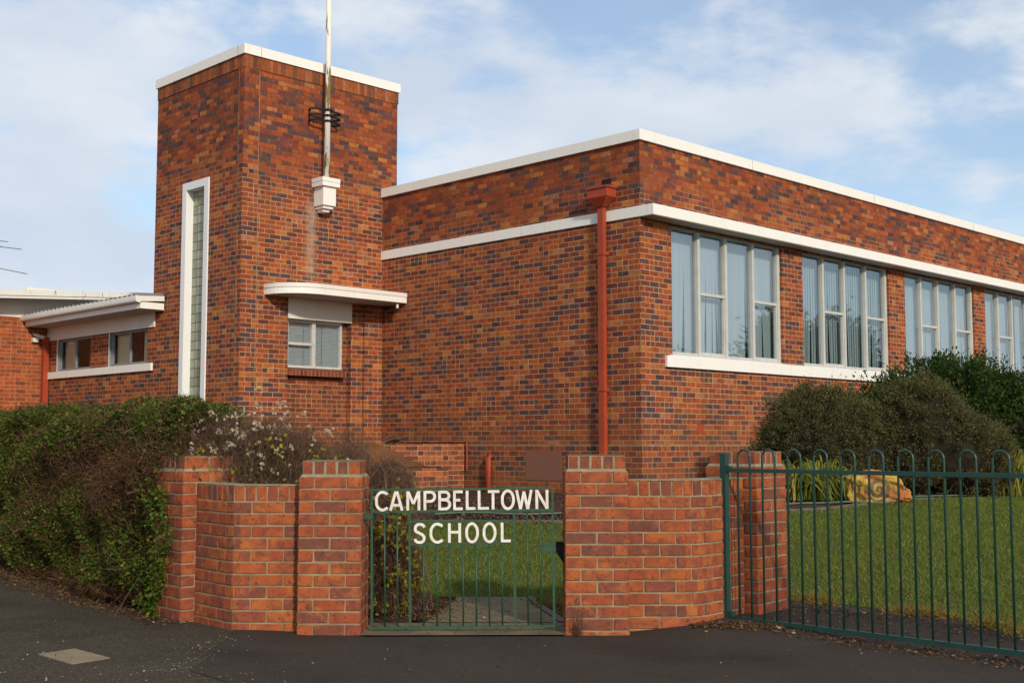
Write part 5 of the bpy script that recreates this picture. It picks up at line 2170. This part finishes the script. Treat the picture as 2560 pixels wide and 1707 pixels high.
LAWN = [(-1.6, 10.93), (.2, 10.9), (.55, 10.25), (1.4, 10.47), (2.44, 10.40), (2.88, 9.75), (3.66, 8.76), (5.1, 7.5), (8, 9), (11.0, 21.9), (8.95, 20.0), (6.4, 17.75), (4.1, 16.15), (2.2, 15.5), (.6, 15.45), (-1.2, 15.5)]
n = 420000
X = rng.uniform(-1.7, 11, n)
Y = rng.uniform(7.6, 22.6, n)
k_ = inside(LAWN, X, Y) & (np.abs(X / Y) < .46)
k_ &= ~((X > .9) & (X < 1.75) & (Y < 10.3))
X, Y = X[k_], Y[k_]
pd = np.clip(12.5 / Y, .3, 1.25)
kk = rng.random(len(X)) < pd
X, Y = X[kk], Y[kk]
Zg = np.array([G(x, y) for x, y in zip(X, Y)])
clump = np.array([noise.noise(Vector((x * 1.4, y * 1.4, 0))) for x, y in zip(X, Y)])
hgt = rng.uniform(.025, .065, len(X)) * (1 + .6 * clump)
P0 = np.stack([X, Y, Zg], 1)
dd = rng.normal(size=P0.shape) * [.75, .75, .2] + [0, 0, .8]
dd = unit(dd)
sd = unit(np.cross(dd, rand_dirs(len(X)))) * .0042
tipv = P0 + dd * hgt[:, None] + rng.normal(size=P0.shape) * .006
v_ = np.stack([P0 - sd, P0 + sd, tipv], 1).reshape(-1, 3)
f_ = np.arange(len(v_)).reshape(-1, 3)
tag(np_obj('lawn_grass', v_, f_, M['grass']), 'short green lawn grass behind the gate and fence', 'grass', kind='stuff')

# longer yellowing fringe along the lawn edge
fr = []
for (a, b, m_) in (((.2, 10.6), (.62, 10.15), 900), ((.45, 9.9), (.95, 10.2), 900), ((1.5, 10.48), (2.44, 10.40), 1200), ((2.44, 10.40), (2.88, 9.75), 1800), ((2.88, 9.75), (3.66, 8.76), 2600), ((3.66, 8.76), (5.0, 7.55), 1800)):
    t_ = rng.random(m_)
    w_ = rng.normal(size=m_) * .07
    d_ = np.array(b) - np.array(a)
    nn_ = np.array([-d_[1], d_[0]]) / np.linalg.norm(d_)
    fr.append(np.array(a) + d_ * t_[:, None] - nn_ * 0 + nn_ * w_[:, None])
fr = np.concatenate(fr)
gap = np.array([noise.noise(Vector((x * 3, y * 3, 4))) for x, y in fr])
fr = fr[(gap > .02)]
Zg = np.array([G(x, y) for x, y in fr])
P0 = np.column_stack([fr, Zg])
dd = unit(rng.normal(size=P0.shape) * [.95, .95, .25] + [0, 0, .6])
sd = unit(np.cross(dd, rand_dirs(len(P0)))) * .004
hh = rng.uniform(.04, .12, len(P0))[:, None]
v_ = np.stack([P0 - sd, P0 + sd, P0 + dd * hh], 1).reshape(-1, 3)
tag(np_obj('dry_grass_fringe', v_, np.arange(len(v_)).reshape(-1, 3), M['dry_grass']), 'dry yellow grass along the near edge of the lawn', 'grass', kind='stuff')


def scatter(name, label, regions, mat, size, cat='leaf litter'):
    P_ = []
    for (a, b, wdt, m_) in regions:
        t_ = rng.random(m_)
        d_ = np.array(b) - np.array(a)
        nn_ = np.array([-d_[1], d_[0]]) / np.linalg.norm(d_)
        P_.append(np.array(a) + d_ * t_[:, None] + nn_ * (rng.normal(size=m_) * wdt)[:, None])
    P_ = np.concatenate(P_)
    z = np.array([G(x, y) for x, y in P_]) + rng.uniform(.004, .016, len(P_))
    P0 = np.column_stack([P_, z])
    d_ = rng.normal(size=P0.shape) * [1, 1, .22]
    sz = size * rng.uniform(.4, 1.6, len(P0))
    v, f = leaves(P0, d_, sz, sz * rng.uniform(.25, .8, len(P0)), .25)
    v[:, 2] = np.maximum(v[:, 2], np.repeat(z, 4) - .006)
    return tag(np_obj(name, v, f, M[mat]), label, cat, kind='stuff')


scatter('leaf_litter', 'brown fallen leaves and twigs along the hedge foot, fence and lawn edge',
        [((-2.75, 9.62), (-5.2, 12.2), .08, 2200), ((-2.5, 9.3), (-2.9, 9.6), .06, 160), ((1.3, 9.0), (1.95, 8.95), .06, 900), ((1.85, 8.95), (3.3, 7.55), .09, 700), ((1.9, 9.3), (3.4, 7.75), .16, 500),
         ((1.9, 10.1), (3.6, 8.6), .16, 1300), ((2.5, 10.9), (4.4, 9.4), .35, 260), ((-.3, 12.5), (1, 13.5), 1.0, 60), ((-.75, 9.6), (-.6, 10.8), .14, 2200), ((-.5, 9.5), (.2, 10.8), .25, 160), ((-1.0, 9.0), (.3, 9.0), .05, 60), ((-4, 7), (3, 7.6), .6, 60), ((1.5, 13), (5, 12), 1.5, 90)], 'litter', .022)
scatter('bark_chips', 'brown bark chips covering the garden bed', [((-1.5, 16.2), (1.0, 16.0), .5, 3000), ((1.0, 16.2), (4.2, 17.4), .45, 3500), ((4.2, 17.4), (9, 21.2), .5, 4500), ((-1, 17.5), (2.0, 17.8), .7, 2000)], 'chip', .045, 'bark chips')

M['grit'] = leaf_mat('grit', [(0, (.10, .085, .06)), (.7, (.22, .19, .14)), (1, (.50, .47, .40))], .9, 0, .1)
scatter('grit', 'pale loose grit on the old asphalt beside the newer strip', [((-2.0, 8.7), (-2.0, 7.3), .10, 260), ((-3.5, 7.2), (-1.3, 7.0), .35, 260), ((-4.0, 8.5), (-2.2, 8.6), .5, 90), ((-1.5, 8.7), (2.5, 7.6), .5, 60)], 'grit', .010, 'grit')

# weed at the foot of the right pillar
wd = empty('dry_weed', (.475, 8.86, -.02), 0, 'withered dark weed growing at the foot of the right gate pillar', 'weed')
m_ = 60
b0 = np.zeros((m_, 3)) + rng.normal(size=(m_, 3)) * [.012, .006, 0]
tp = np.column_stack([rng.normal(size=m_) * .055, -np.abs(rng.normal(size=m_)) * .03, rng.uniform(.06, .26, m_)])
v_, f_ = twigs(b0, tp, rng.normal(size=(m_, 3)) * .012, rng.uniform(.0012, .0024, m_))
np_obj('stems', v_, f_, M['twig'], wd)
